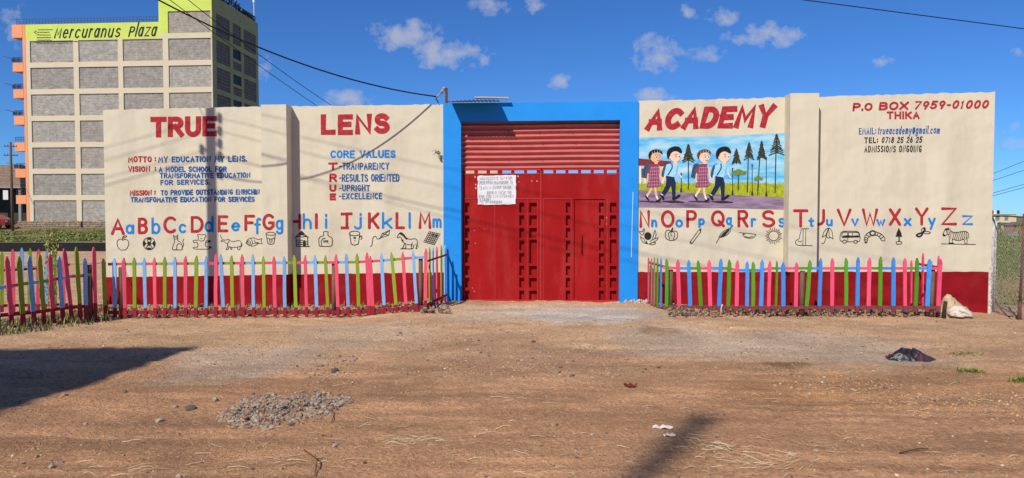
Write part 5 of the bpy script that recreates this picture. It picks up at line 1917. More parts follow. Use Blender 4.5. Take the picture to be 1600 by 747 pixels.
mb = MB()
for (px, py, wx, wy, cnt) in ((640, 690, 45, 8, 70), (600, 660, 60, 10, 20), (560, 690, 60, 14, 16), (1130, 705, 60, 16, 60), (1180, 730, 80, 14, 50), (1210, 715, 80, 12, 25), (1300, 690, 60, 12, 12), (820, 685, 80, 18, 14),
                              (300, 690, 160, 30, 25), (130, 735, 120, 12, 14), (240, 730, 80, 12, 14), (900, 735, 200, 12, 18), (780, 720, 80, 20, 16), (480, 725, 140, 18, 30), (385, 668, 40, 6, 14), (1270, 725, 120, 18, 24), (1450, 640, 120, 16, 30),
                              (1500, 715, 100, 25, 14), (1350, 620, 200, 22, 50), (700, 620, 300, 60, 40), (1050, 640, 200, 60, 30)):
    for i in range(int(cnt * .6)):
        p = on_ground(rr.gauss(px, wx * .55), min(744, rr.gauss(py, wy * .55)))
        straw(mb, p, rr.uniform(.03, .2), rr.gauss(0, .6), rr.uniform(.0012, .003), rr, 0 if rr.random() < .45 else 1)
stuff(mb.build('straw_litter', STRAW), 'bleached straw scattered over the dirt', 'straw')
# rubble, clods and dry leaves under the fences
mb = MB()
for i in range(1250):
    px = rr.uniform(1044, 1478)
    p = on_ground(px, rr.uniform(486, 497))
    r_ = rr.uniform(.008, .034)
    rock(mb, (p.x, p.y + rr.uniform(0, .2), gz(p.x, p.y) + rr.uniform(0, .075)), r_, rr, .8, rr.choices((0, 1, 2, 3), (3, 1, 4, 5))[0])
stuff(mb.build('fence_rubble', STONE), 'row of clods and broken stones under the right fence', 'rubble')
mb = MB()
for i in range(1500):
    px = rr.uniform(-10, 690)
    base_y = np.interp(px, [-10, 165, 300, 600, 690], [520, 497, 492, 488, 482])
    p = on_ground(px, base_y + rr.uniform(-16, 3))
    r_ = rr.uniform(.01, .038)
    rock(mb, (p.x, p.y, gz(p.x, p.y) + rr.uniform(0, .03)), r_, rr, .7, rr.choices((0, 1, 2, 3), (2, 2, 2, 3))[0])
for i in range(60):
    p = on_ground(rr.uniform(660, 700), rr.uniform(480, 490))
    rock(mb, (p.x, p.y, gz(p.x, p.y) + rr.uniform(0, .06)), rr.uniform(.03, .07), rr, .7, rr.choices((0, 1, 2, 3), (3, 2, 2, 2))[0])
stuff(mb.build('fence_rubble', STONE), 'stones and clods lying along the foot of the left fence', 'rubble')
LEAF = [mat('dry_leaf', (0.36, 0.26, 0.12), .8, .3, 10, 0, 1), mat('green_leaf', (0.09, 0.16, 0.03), .7, .3, 10, 0, 1), mat('yellow_leaf', (0.42, 0.38, 0.10), .7, .25, 10, 0, 1), mat('rotten_leaf', (0.075, 0.055, 0.03), .8, .3, 10, 0, 1)]


def blade(mb, p, h, a, lean, w, mi, rr):
    c, s = math.cos(a), math.sin(a)
    vs = []
    for i in range(4):
        t = i / 3
        x = lean * t * t
        ww = w * (1 - t) + .0008
        vs += [(p[0] + x * c - s * ww, p[1] + x * s + c * ww, p[2] + h * t * (1 - .25 * t * abs(lean) / max(h, .01))), (p[0] + x * c + s * ww, p[1] + x * s - c * ww, p[2] + h * t * (1 - .25 * t * abs(lean) / max(h, .01)))]
    mb.add(vs, [(0, 1, 3, 2), (2, 3, 5, 4), (4, 5, 7, 6)], mi)


mb = MB()
for i in range(900):
    px = rr.uniform(10, 660)
    base_y = np.interp(px, [0, 165, 300, 600, 690], [512, 490, 484, 482, 480])
    p = on_ground(px, base_y + rr.uniform(-6, 6))
    blade(mb, (p.x, p.y, gz(p.x, p.y) - .01), rr.uniform(.04, .17), rr.uniform(0, 6.28), rr.uniform(.02, .1), rr.uniform(.004, .012), rr.choices((0, 1, 2), (5, 2, 1))[0], rr)
for i in range(900):
    px = rr.uniform(-20, 175)
    p = on_ground(px, np.interp(px, [-20, 60, 175], [521, 512, 496]) + rr.uniform(-14, 7))
    blade(mb, (p.x, p.y, gz(p.x, p.y) - .01), rr.uniform(.04, .2), rr.uniform(0, 6.28), rr.uniform(.02, .1), rr.uniform(.004, .012), rr.choices((0, 1, 2, 3), (2, 3, 1, 5))[0], rr)
stuff(mb.build('dry_weeds', LEAF), 'dry weeds and leaf litter along the foot of the left fence', 'weeds')
mb = MB()
for i in range(1300):
    px = rr.uniform(1046, 1476)
    p = on_ground(px, rr.uniform(486, 495))
    blade(mb, (p.x, p.y + rr.uniform(0, .15), gz(p.x, p.y) + rr.uniform(-.01, .06)), rr.uniform(.02, .08), rr.uniform(0, 6.28), rr.uniform(.02, .08), rr.uniform(.003, .009), rr.choices((0, 1, 2, 3), (5, 1.5, .7, 5))[0], rr)
stuff(mb.build('dry_weeds', LEAF), 'dry weeds tangled in the rubble under the right fence', 'weeds')


def tuft(name, label, px, py, w, h, cnt, group, mi_w):
    p = ground_pt(px, py)
    mb = MB()
    for i in range(cnt):
        a, d = rr.uniform(0, 6.28), w * math.sqrt(rr.random())
        x, y = d * math.cos(a), d * math.sin(a) * .6
        blade(mb, (x, y, gz(p.x + x, p.y + y) - p.z - .005), h * rr.uniform(.4, 1.1), rr.uniform(0, 6.28), rr.uniform(.02, .07), rr.uniform(.003, .006), rr.choices((0, 1, 2), mi_w)[0], rr)
    return tag(mb.build(name, LEAF, None, p), label, 'grass', group)


tuft('grass_tuft', 'low dry tuft of grass right of the black plastic bag', 1508, 553, .19, .05, 170, 'grass tufts on the dirt', (3, 3, 3))
tuft('grass_tuft', 'low green tuft of grass in front of the dry tuft near the right edge', 1517, 581, .14, .07, 170, 'grass tufts on the dirt', (1, 5, 2))
tuft('grass_tuft', 'green tuft of grass cut by the right edge of the picture', 1594, 596, .12, .08, 120, 'grass tufts on the dirt', (1, 5, 1))


# ---- sacks by the right end of the fence
def grid_surface(nu, nv, fn, thick=0.0):
    vs, fs = [], []
    for i in range(nu):
        for j in range(nv):
            vs.append(fn(i / (nu - 1), j / (nv - 1)))
    for i in range(nu - 1):
        for j in range(nv - 1):
            a = i * nv + j
            fs.append((a, a + nv, a + nv + 1, a + 1))
    return vs, fs


SACK1 = mat('beige_woven_sack', (0.56, 0.42, 0.26), .85, .12, 6, .5, 14, stain=(.42, .3, .18), stain_amt=.5, stain_scale=3)
SACK2 = mat('pale_woven_sack', (0.64, 0.56, 0.48), .85, .12, 6, .5, 14, stain=(.45, .36, .28), stain_amt=.5, stain_scale=3)
sp = ground_pt(1492, 495)
sk = 1 / (F / sp.y)


def blob_mesh(mb, nu, nv, fn):
    vs, fs = [], []
    for i in range(nu):
        for j in range(nv):
            vs.append(fn(2 * math.pi * i / nu, math.pi * (j + .5) / nv))
    for i in range(nu):
        for j in range(nv - 1):
            a, b_ = i * nv + j, ((i + 1) % nu) * nv + j
            fs.append((a, b_, b_ + 1, a + 1))
    top, bot = len(vs), len(vs) + 1
    vs += [fn(0, 0.0), fn(0, math.pi)]
    for i in range(nu):
        fs.append((top, ((i + 1) % nu) * nv, i * nv))
        fs.append((bot, i * nv + nv - 1, ((i + 1) % nu) * nv + nv - 1))
    mb.add(vs, fs)


def lower_sack(a, t):
    x = 0.19 * math.copysign(abs(math.cos(a)) ** .8, math.cos(a)) * math.sin(t) ** .7
    y = 0.15 * math.copysign(abs(math.sin(a)) ** .8, math.sin(a)) * math.sin(t) ** .7
    z = 0.105 * math.cos(t)
    w = (abs(float(fbm(np.array(x * 7 + 3), np.array(y * 9 + z * 14), 4))) - .15) * .10
    z = z * (1 - 2.2 * max(0, x - .02)) * (1.15 if z > 0 else .25) + w
    return (x + max(0, x - .05) * .3 - .0, y + w - .13, max(-.04, z + .06))


mb = MB()
blob_mesh(mb, 44, 24, lower_sack)
tag(mb.build('sack', SACK2, None, sp, smooth=True), 'pale flattened sack lying on the ground at the right end of the fence', 'sack', 'old sacks')


def upper_sack(a, t):
    # a runs round the section, t along the length
    f = 1 - t / math.pi
    x = -.205 + .47 * f
    h = float(np.interp(f, [0, .05, .12, .22, .34, .48, .62, .76, .9, 1], [.02, .24, .36, .40, .385, .325, .25, .185, .13, .03]))
    ry = float(np.interp(f, [0, .1, .5, .85, 1], [.03, .15, .17, .12, .02]))
    c, s = math.cos(a), math.sin(a)
    w = (abs(float(fbm(np.array(x * 9 + c * 1.5 + 7), np.array(c * 1.4 + s * 1.2), 4))) - .15) * .11
    under = .55 * h * float(np.interp(f, [.45, .7, 1], [0, 1, 1]))         # the flap on the right lifts off the ground
    z = max(s, -.12) * h if f < .5 else under + (max(s, -.3)) * (h - under)
    return (x + w * .5, .06 + c * ry + w * .4 - .10 * max(0, f - .6), z + w)


mb = MB()
blob_mesh(mb, 36, 40, upper_sack)
tag(mb.build('sack', SACK1, None, sp, smooth=True), 'beige woven sack heaped behind the pale one with a stiff flap to the right', 'sack', 'old sacks')
mb = MB()
mb.tube([(0, 0, -.05), (.01, 0, .16), (.035, .01, .30)], .035, 8, .03)
tag(mb.build('timber_stump', mat('charred_timber', (.05, .035, .03), .9, .3, 10, .4, 30), None, ground_pt(1474.5, 497), smooth=True), 'short charred wooden stake against the pink end picket', 'stake')

# ---- black plastic bag
bp_ = ground_pt(1420, 562)
bs = bp_.y / F


def bagf(a, b_):
    x = (a - .5) * 76 * bs
    y = (b_ - .5) * .30 * (.45 + .75 * math.sin(math.pi * a) ** .6)
    prof = np.interp(a, [0, .08, .2, .33, .42, .52, .66, .8, .92, 1], [.1, .5, .85, .98, 1.0, .9, .8, .62, .36, .15])
    n1 = float(fbm(np.array(x * 7 + 2.2), np.array(y * 8), 4))
    rdg = abs(float(fbm(np.array(x * 11 + y * 8), np.array(y * 16 - x * 5 + 4), 3)))
    z = .135 * prof * max(0, math.sin(math.pi * min(1, max(0, b_)))) ** .4 * (.85 + .8 * n1) - .085 * (rdg - .12)
    return (x, y + n1 * .05, max(.002, z))


vs, fs = grid_surface(64, 30, bagf)
k_ = len(vs)
mb = MB()
mb.add(vs, fs)
rim = [i * 30 for i in range(64)] + [63 * 30 + j for j in range(1, 30)] + [i * 30 + 29 for i in range(62, -1, -1)] + [j for j in range(28, 0, -1)]
mb.add([vs[i] for i in rim] + [(vs[i][0], vs[i][1], -.05) for i in rim], [(i, (i + 1) % len(rim), (i + 1) % len(rim) + len(rim), i + len(rim)) for i in range(len(rim))])
BAG = mat('black_plastic', (0.02, 0.017, 0.024), .36, .5, 6, .6, 22, stain=(.17, .05, .05), stain_amt=.9, stain_scale=4.5, bdist=.03, spec=.6)
tag(mb.build('plastic_bag', BAG, None, bp_, smooth=True), 'crumpled black plastic bag lying on the dirt at right', 'bag')


# ---- scraps
def scrap(name, label, px, py, w, d, h, m, cat, seed, group=None):
    r2 = random.Random(seed)
    p = ground_pt(px, py)
    n_ = 9

    def f(a, b_):
        return ((a - .5) * w * (1 + .3 * math.sin(b_ * 5 + seed)) + r2.uniform(-.006, .006), (b_ - .5) * d + r2.uniform(-.008, .008), .004 + h * abs(math.sin(a * 6 + seed)) * (.5 + .5 * math.sin(b_ * 4)) * r2.uniform(.6, 1))
    vs, fs = grid_surface(n_, n_, f)
    k = len(vs)
    vs2 = vs + [(x, y, z - .003) for x, y, z in vs]
    mb = MB()
    mb.add(vs2, fs + [tuple(reversed([q + k for q in f_])) for f_ in fs])
    return tag(mb.build(name, m, None, p), label, cat, group)


PAPER = mat('dirty_white_paper', (.72, .66, .55), .85, .15, 20, .2, 30)
scrap('paper_scrap', 'larger torn white scrap of paper on the dirt, lower centre right', 1034, 669, .12, .07, .03, PAPER, 'litter', 1, 'torn paper scraps')
scrap('paper_scrap', 'smaller torn white scrap of paper just below the larger one', 1045, 681, .075, .05, .025, PAPER, 'litter', 2, 'torn paper scraps')
scrap('red_wrapper', 'small crumpled dark red wrapper on the dirt, centre right', 985, 605, .105, .07, .05, mat('red_wrapper_foil', (.22, .03, .03), .5, .5, 20, .3, 40), 'litter', 5)
q = ground_pt(1127, 492)
mb = MB()
mb.tube([(0, 0, -.03), (-.005, 0, .09), (.012, -.01, .185)], .012, 7, .010)
tag(mb.build('white_stick', mat('bleached_wood', (.66, .6, .5), .85, .15, 10, .2, 30), None, q, smooth=True), 'short pale stick stuck upright before the right fence', 'stick')
for i, (pa, pb, lab) in enumerate((((508, 639), (518, 662), 'thin brown twig on the dirt right of the gravel heap'), ((1405, 710), (1450, 703), 'dark bent twig on the dirt, lower right'), ((475, 705), (492, 745), 'curled brown twig near the bottom edge, left of centre'))):
    a, b_ = ground_pt(*pa), ground_pt(*pb)
    mb = MB()
    c = a.lerp(b_, .5) + Vector((.05, .02, .02))
    mb.tube([Vector((0, 0, .01)), c - a, b_ - a + Vector((0, 0, .01))], .005, 6, .003)
    tag(mb.build('twig', mat('twig_bark', (.11, .055, .03), .9, .3, 20, 0, 1), None, a), lab, 'twig', 'twigs on the dirt')

# ---- reed with climbing weeds in the fence corner
q = ground_pt(80, 494)
reed = thing('reed_plant', 'tall bare reed with leafy yellow-green weeds in the left fence corner', 'plant', q)
pts = [at_y(px, py, 12.6) - q for px, py in ((80, 488), (78, 440), (76, 392), (72, 368), (62, 340), (50, 315), (40, 292))]
mb = MB()
mb.tube(pts, .013, 6, .004)
mb.build('stalk', mat('reed_stalk', (.36, .33, .18), .8, .2, 10, 0, 1), reed)
mb = MB()
for i in range(520):
    t = rr.random()
    c = at_y(rr.gauss(80, 6), 490 - t * 128, rr.uniform(12.4, 12.8)) - q
    blade(mb, c, rr.uniform(.02, .09), rr.uniform(0, 6.28), rr.uniform(.02, .07), rr.uniform(.006, .016), rr.choices((0, 1, 2), (2, 3, 4))[0], rr)
mb.build('leaves', LEAF, reed)
mb = MB()
for dx in (-5, 1, 6):
    mb.tube([at_y(80 + dx, 492, 12.6) - q, at_y(79 + dx * .8, 440, 12.55) - q, at_y(78 + dx * .9, 388, 12.6) - q], .008, 5, .004)
mb.build('stem', mat('weed_stem', (.22, .24, .07), .8, .2, 10, 0, 1), reed)


# ------------------------------------------------------------------ the tall block behind the wall
FRAME = mat('cream_frame_render', (0.66, 0.56, 0.40), .85, .08, .5, .1, 10, stain=(.55, .45, .33), stain_amt=.4, stain_scale=.5)
LIME = mat('lime_green_paint', (0.58, 0.68, 0.13), .8, .08, .5, .1, 10)
ORANGE = mat('salmon_paint', (0.83, 0.33, 0.16), .8, .08, .6, .1, 10)
BLOCK = brick_mat('grey_stone_block', (0.37, 0.34, 0.295), (0.27, 0.24, 0.205), (0.45, 0.42, 0.37), .36, .19, .02)
BLOCK2 = brick_mat('grey_stone_block_dark', (0.31, 0.28, 0.24), (0.23, 0.20, 0.17), (0.39, 0.36, 0.32), .36, .19, .02)
BLOCK3 = brick_mat('grey_stone_block_brown', (0.35, 0.30, 0.25), (0.26, 0.215, 0.175), (0.42, 0.38, 0.33), .36, .19, .02)
BLOCK_SHADE = brick_mat('shaded_stone_block_side', (0.12, 0.11, 0.10), (0.09, 0.085, 0.08), (0.16, 0.15, 0.14), .42, .2, .028)  # stone colour darkened to stand for the flank's shade
DARKRAIL = mat('dark_railing_paint', (0.03, 0.035, 0.06), .5, .1, 5, 0, 1)
GLASSD = mat('dark_window', (0.02, 0.022, 0.025), .5, .2, 2, 0, 1)
pa, pb = at_y(46.5, 350, 84.7), at_y(335.5, 350, 83.0)
BF = Plane((pa.x, pa.y), (pb.x, pb.y))
plaza = thing('apartment_block', 'tall unfinished block of grey stone panels with a lime green sign band', 'building', BF.world(0, 0, 0), BF.rot)
DEP = 12.5
ZB, PIT, PH = 0.85, 3.157, 2.54
TOP1, TOP2 = 24.3, 27.35
cols_px = [(49.5, 117), (125, 186.5), (194, 256.5), (265, 331.5)]
cu = [(BF.hit(a, 200)[0], BF.hit(b_, 200)[0]) for a, b_ in cols_px]
W_ = BF.len
ut = BF.hit(249, 60)[0]                         # where the taller stair tower begins
rows_ = [(ZB + PIT * k, ZB + PIT * k + PH) for k in range(8)]


def hole_list(c, ks):
    return [(c[0], c[1], rows_[k][0], rows_[k][1]) for k in ks]


holes = [h for c in cu for h in hole_list(c, range(7))]
zg = rows_[6][1] + .05
mbf = cells(0, W_, -.3, zg, holes, 0, .12)
mbf.build('front_frame', FRAME, plaza)
th = hole_list(cu[3], [7])
cells(ut, W_, zg, rows_[7][0] - .05, [], 0, .12).build('front_frame', FRAME, plaza)
mb = MB()
mb = cells(ut, W_, rows_[7][0] - .05, TOP2, th, 0, .12)
mb.build('lime_tower_band', LIME, plaza)
mb = MB()
mb.box(0, ut, 0, .12, zg, TOP1)
sign = mb.build('lime_sign_band', LIME, plaza)
# narrow lime trim round the panels is part of the stone infill's edge
for c in cu:
    for k in range(8):
        if k == 7 and c is not cu[3]:
            continue
        m = MB()
        m.box(c[0] - .05, c[1] + .05, .121, .16, rows_[k][0] - .05, rows_[k][1] + .05)
        pn = m.build('stone_panel', rr.choice((BLOCK, BLOCK2, BLOCK3)), plaza)
        if k == 0 or rr.random() < .3:
            for t in (.45, .92):
                m2 = MB()
                uu = c[0] + (c[1] - c[0]) * t
                m2.box(uu - .28, uu + .28, .09, .122, rows_[k][0] + .05, rows_[k][0] + .2)
                m2.build('vent_block', mat('ochre_stone', (.3, .22, .13), .9, .2, 3, .2, 10), pn)
# right flank, in shade that its stone and frame colours also carry
SD = Plane(BF.world(W_, 0, 0)[:2], BF.world(W_, DEP, 0)[:2])
flank_px = [(338.5, 360), (364.3, 377.2), (381.3, 400.3)]


def sd_u(px):
    r = ray(px, 100)
    c = Vector((0, 0, CAMH))
    nrm = SD.n
    k = (SD.o - c).dot(nrm) / r.dot(nrm)
    return (c + r * k - SD.o).dot(SD.t)


fu = [(sd_u(a), sd_u(b_)) for a, b_ in flank_px]
mb_h = []
for i, c in enumerate(fu):
    for k in range(8):
        z0, z1 = rows_[k]
        if i == 1 and k < 7:
            mb_h += [(c[0], c[1], z0, z0 + 1.0), (c[0], c[1], z0 + 1.35, z1)]
        else:
            mb_h.append((c[0], c[1], z0, z1))


def flank(m_cells):
    """turn a front-facing sheet onto the right flank (x along depth, facing +u)"""
    out = MB()
    out.v = [(W_ - y, x, z) for (x, y, z) in m_cells.v]
    out.f, out.m = list(m_cells.f), list(m_cells.m)
    return out


FRAME_SHADE = mat('greenish_frame_shaded', (0.34, 0.35, 0.19), .85, .1, .5, .1, 10)  # olive frame colour with the flank's shade darkened into it
flank(cells(.121, DEP, -.3, TOP2 - .001, mb_h, -.002, .12)).build('side_frame', FRAME_SHADE, plaza)
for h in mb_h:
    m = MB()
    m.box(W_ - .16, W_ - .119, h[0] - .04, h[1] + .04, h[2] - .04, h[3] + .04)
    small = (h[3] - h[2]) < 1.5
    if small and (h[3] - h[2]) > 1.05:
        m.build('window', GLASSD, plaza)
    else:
        m.build('stone_panel', BLOCK_SHADE, plaza)
# body behind the facings, roof
mb = MB()
mb.box(.01, ut + .2, .17, DEP, -.3, TOP1 - .4)
mb.box(ut + .21, W_ - .17, .17, DEP, -.3, TOP2 - .4)
mb.build('core_wall', mat('raw_concrete', (.3, .28, .25), .9, .15, 1, .2, 10), plaza)
m = MB()
m.box(ut - .12, ut, .121, DEP, TOP1 - .39, TOP2)
m.build('tower_side', LIME, plaza)
# salmon corner strip and the balconies on the left
m = MB()
m.box(-.34, -.005, -.03, 1.2, -.3, TOP1)
m.build('corner_strip', ORANGE, plaza)
for k in range(7):
    zt = rows_[k][1] + .62 if k < 6 else TOP1
    zb = rows_[k][1] - .72 if k < 6 else TOP1 - 1.85
    u0 = -1.62
    m = MB()
    m.box(u0, -.341, -.06, 1.3, zb + .3, zt)
    bal = m.build('balcony', ORANGE, plaza)
    m = MB()
    if k < 6:
        for j in range(7):
            m.box(u0 + .05 + j * .2, u0 + .08 + j * .2, -.02, .01, zt + .001, zt + .6)
        m.box(u0 + .02, -.36, -.03, .02, zt + .601, zt + .66)
        m.box(u0 + .02, -.36, -.03, .02, zt + .30, zt + .34)
        m.build('railing', DARKRAIL, bal)
        if k in (1, 3, 4, 5):
            m = MB()
            m.tube([(u0, -.1, zt + .5), (u0 - .9, -.3, zt + .72)], .03, 5)
            for j in range(4):
                m.box(u0 - .1 + j * .3, u0 + .12 + j * .3, -.12, -.09, zt + .1, zt + .52)
            m.build('washing_line', mat('dark_laundry', (.05, .05, .06), .9, .4, 3, 0, 1), bal)
# roof railing, potted plants, aerial
m = MB()
k = 44
ra0, ra1 = -1.3, ut - .15
for j in range(k + 1):
    u = ra0 + (ra1 - ra0) * j / k
    m.box(u - .02, u + .02, .3, .34, TOP1 - .45, TOP1 + .72)
for z in (.1, .4, .70):
    m.box(ra0, ra1, .295, .345, TOP1 + z, TOP1 + z + .045)
m.build('roof_railing', mat('blue_grey_railing', (.07, .09, .19), .5, .1, 5, 0, 1), plaza)
r3 = random.Random(9)
for c0, c1, h_ in ((1.6, 4.0, .9), (4.6, 7.8, 1.1), (8.4, 9.8, .7), (10.2, 12.0, .8)):
    m = MB()
    for i in range(160):
        c = (W_ - .35 + r3.uniform(-.4, .35), r3.uniform(c0, c1), TOP2 - .1 + r3.random() * h_)
        blade(m, c, r3.uniform(.15, .4), r3.uniform(0, 6.28), r3.uniform(.05, .3), r3.uniform(.05, .13), 0, r3)
    m.build('roof_plant', mat('dark_foliage', (.018, .022, .014), .8, .4, 3, 0, 1), plaza)
m = MB()
m.box(W_ - .25, W_ - .2, .3, DEP - .3, TOP2 + .3, TOP2 + .35)
m.box(W_ - .25, W_ - .2, .3, DEP - .3, TOP2 + .75, TOP2 + .8)
for j in range(20):
    y = .3 + (DEP - .65) * j / 19
    m.box(W_ - .24, W_ - .21, y, y + .04, TOP2 - .1, TOP2 + .8)
m.build('side_railing', DARKRAIL, plaza)
m = MB()
m.tube([(W_ - .3, DEP - .5, TOP2), (W_ - .3, DEP - .5, TOP2 + 4.6)], .05, 6)
m.box(W_ - .42, W_ - .18, DEP - .6, DEP - .4, TOP2 + 2.6, TOP2 + 3.4)
m.build('aerial', mat('white_enamel', (.7, .7, .7), .5, .05, 5, 0, 1), plaza)
# the sign on the lime band
for word, x0, y0, x1, y1, h_ in (("Mercuranus", 84, 60.4, 187, 58.4, 16.5), ("Plaza", 200, 58.0, 243.5, 56.8, 17)):
    p = Paint(BF, .012)
    text(p, word, x0, y0, x1, y1, h_, 2.3, lw=.52, gap=.22, slant=.22, cap='round', jit=.02, xh=1.45)
    p.build('lettering', BLACK_L, plaza)['label'] = 'slanted black word %s on the lime band' % word.upper()
p = Paint(BF, .012)
r3 = random.Random(5)
for i, (a, b_) in enumerate(((60, 82), (58.5, 77), (58, 79), (58, 79.5), (58, 80))):
    x = a
    y = 46.5 + i * 4.1
    while x < b_:
        w_ = r3.uniform(1.5, 4)
        p.stroke([(x, y), (min(b_, x + w_), y - .2 + r3.uniform(-.4, .4))], 1.1)
        x += w_ + 1.0
x = 56
while x < 118:
    w_ = r3.uniform(2, 6)
    p.stroke([(x, 66.3 - (x - 56) * .022), (x + w_, 66.2 - (x - 56) * .022)], 1.1)
    x += w_ + 1.6
p.stroke([(57, 48), (53.5, 50.5), (57, 52.5)], 1.0)
stuff(p.build('small_print', BLACK_L, plaza))['label'] = 'small illegible black print at the left end of the lime band'
# rough stone wall along the plot front
sw0, sw1 = at_y(28, 357, 78), at_y(172, 357, 78)
mb = MB()
rbl = random.Random(41)
x = sw0.x
RUB = [mat('rubble_brown', (.30, .20, .13), .95, .25, 3, .4, 8), mat('rubble_grey', (.27, .24, .2), .95, .25, 3, .4, 8), mat('rubble_tan', (.38, .28, .19), .95, .25, 3, .4, 8)]
mb.box(0, sw1.x - sw0.x, .1, .5, -.3, .9, 1)
for row in range(5):
    x = 0
    while x < sw1.x - sw0.x:
        w_ = rbl.uniform(.25, .6)
        z_ = -.05 + row * .2
        mb.box(x, x + w_ - .03, -rbl.uniform(0, .06), .11, z_, z_ + .18 * rbl.uniform(.85, 1), rbl.randrange(3))
        x += w_
o = mb.build('rubble_wall', RUB, None, (sw0.x, 78, 0.05))
tag(o, 'low brown rubble stone wall below the tall block', 'wall')

# ------------------------------------------------------------------ far left: brick building, pole, red car
bq = at_y(33, 345, 98)
brickb = thing('brick_building', 'unplastered brick building with a dark open ground floor at the left edge', 'building', (bq.x, 98, 0))
hB = at_y(20, 258, 98).z
hM = at_y(20, 294, 98).z
m = MB()
m.box(-30, 0, 0, 9, hM, hB)
m.build('upper_wall', brick_mat('red_stone_block', (.27, .17, .115), (.20, .125, .085), (.34, .26, .2), .45, .22, .03), brickb)
m = MB()
m.box(-30, 0, 3.2, 9, -.3, hM - .001)
m.build('recessed_wall', mat('shade_dark_wall', (.06, .05, .045), .9, .2, 1, 0, 1), brickb)  # near-black colour stands in for shade in the open ground floor
for j in range(6):
    m = MB()
    m.box(-.35 - j * 5.4, -j * 5.4, .02, .36, -.3, hM - .002)
    m.build('column', mat('raw_concrete', (.3, .28, .25)), brickb)
m = MB()
m.box(-30, 0.15, -.2, 9.2, hM + .0, hM + .25)
m.build('floor_slab', mat('raw_concrete', (.3, .28, .25)), brickb)
m = MB()
m.box(-2.4, -1.7, -.05, .02, hM - 1.6, hM - .3)
m.build('white_board', mat('white_enamel', (.7, .7, .7)), brickb)


def utility_pole(name, label, loc, h, r, arms, group=None, cat='pole'):
    root = thing(name, label, cat, loc, 0, group)
    m = MB()
    m.tube([(0, 0, -.4), (0, 0, h * .5), (0, 0, h)], r, 12, r * .78)
    m.build('pole_shaft', mat('creosoted_timber', (.14, .10, .075), .9, .25, 3, .4, 15, stretch=(3, 3, .4)), root, smooth=True)
    for z, L_, yaw in arms:
        c, s = math.cos(yaw), math.sin(yaw)
        m = MB()
        m.tube([(-c * L_, -s * L_, z), (c * L_, s * L_, z)], .045, 6)
        arm = m.build('crossarm', mat('creosoted_timber', (.14, .10, .075)), root)
        for e_ in (-1, -.5, .5, 1):
            m = MB()
            m.cyl((e_ * c * L_ * .95, e_ * s * L_ * .95), .035, z + .03, z + .17, 8)
            m.build('insulator', mat('brown_porcelain', (.11, .05, .03), .3, .1, 5, 0, 1), arm, smooth=True)
    return root


pp = at_y(19.5, 345, 72)
utility_pole('utility_pole', 'thin wooden utility pole with crossarms before the brick building, far left', (pp.x, 72, .2), at_y(12, 225, 72).z, .13, ((at_y(0, 232, 72).z, .55, .3), (at_y(0, 246, 72).z, .6, .3)), 'utility poles')

# red hatchback, mostly cut off by the left edge
cp = at_y(16, 346, 76)
car = thing('parked_car', 'dark red parked car cut off by the left edge below the brick building', 'car', (cp.x - 2.05, 76, ground_h(cp.x - 2, 76) + .12))
m = MB()
prof = [(-2.05, .35), (-2.08, .62), (-1.95, .88), (-1.1, .98), (-.55, 1.42), (.75, 1.46), (1.55, 1.02), (1.98, .92), (2.05, .6), (2.0, .34)]
n_ = len(prof)
vs = [(x, -.80 + (.12 if z > 1.1 else 0), z) for x, z in prof] + [(x, .80 - (.12 if z > 1.1 else 0), z) for x, z in prof]
fs = [tuple(range(n_)), tuple(reversed(range(n_, 2 * n_)))] + [(i, i + n_, (i + 1) % n_ + n_, (i + 1) % n_) for i in range(n_)]
m.add(vs, fs)
body = m.build('body', mat('dark_red_car_paint', (.22, .012, .015), .25, .05, 2, 0, 1, coat=.6), car)
for (x0, x1) in ((-.85, -.02), (.04, .95)):
    m = MB()
    m.add([(x0 + (-.05 if x0 < 0 else 0), -.806, 1.0), (x1 + (.2 if x0 > 0 else 0), -.806, 1.02), (x1 - .15, -.70, 1.38), (x0 + .28 * (x0 < 0), -.70, 1.38)], [(0, 1, 2, 3)])
    m.build('side_window', GLASSD, car)
for x in (-1.28, 1.3):
    for s in (-1, 1):
        m = MB()
        m.tube([(x, s * .62, .31), (x, s * .82, .31)], .31, 18)
        wh = m.build('wheel', mat('tyre_rubber', (.02, .02, .02), .9, .1, 5, 0, 1), car)
        m = MB()
        m.tube([(x, s * .80, .31), (x, s * .828, .31)], .19, 14)
        m.build('rim', mat('alloy', (.5, .5, .52), .3, .05, 5, 0, 1, metallic=.8), wh)
m = MB()
m.box(2.0, 2.075, -.72, -.42, .66, .82)
m.build('headlight', mat('lamp_glass', (.6, .6, .6), .1, .05, 5, 0, 1), car)

# ------------------------------------------------------------------ verge grass on the left, field on the right
r3 = random.Random(13)
GRASS = [mat('verge_green', (.12, .17, .035), .8, .4, 1.5, 0, 1), mat('verge_dry', (.36, .30, .13), .8, .3, 1.5, 0, 1), mat('verge_bright', (.20, .27, .05), .8, .3, 1.5, 0, 1)]
mb = MB()
for i in range(9000):
    Y = 43.5 + 33 * r3.random() ** 1.2
    X = (r3.uniform(-20, 185) - 800) / F * Y
    cl = math.sin(X * .9 + 2 * math.sin(Y * .35)) * math.sin(Y * .5 + X * .2) * .45
    if cl < -.18:
        continue
    blade(mb, (X, Y, gz(X, Y)), r3.uniform(.03, .13) * (1 + cl), r3.uniform(0, 6.28), r3.uniform(.05, .3), r3.uniform(.03, .08), r3.choices((0, 1, 2), (6, 2, 2))[0], r3)
stuff(mb.build('verge_grass', GRASS), 'rough grass on the verge between the dark strip and the tall block', 'grass')
mb = MB()
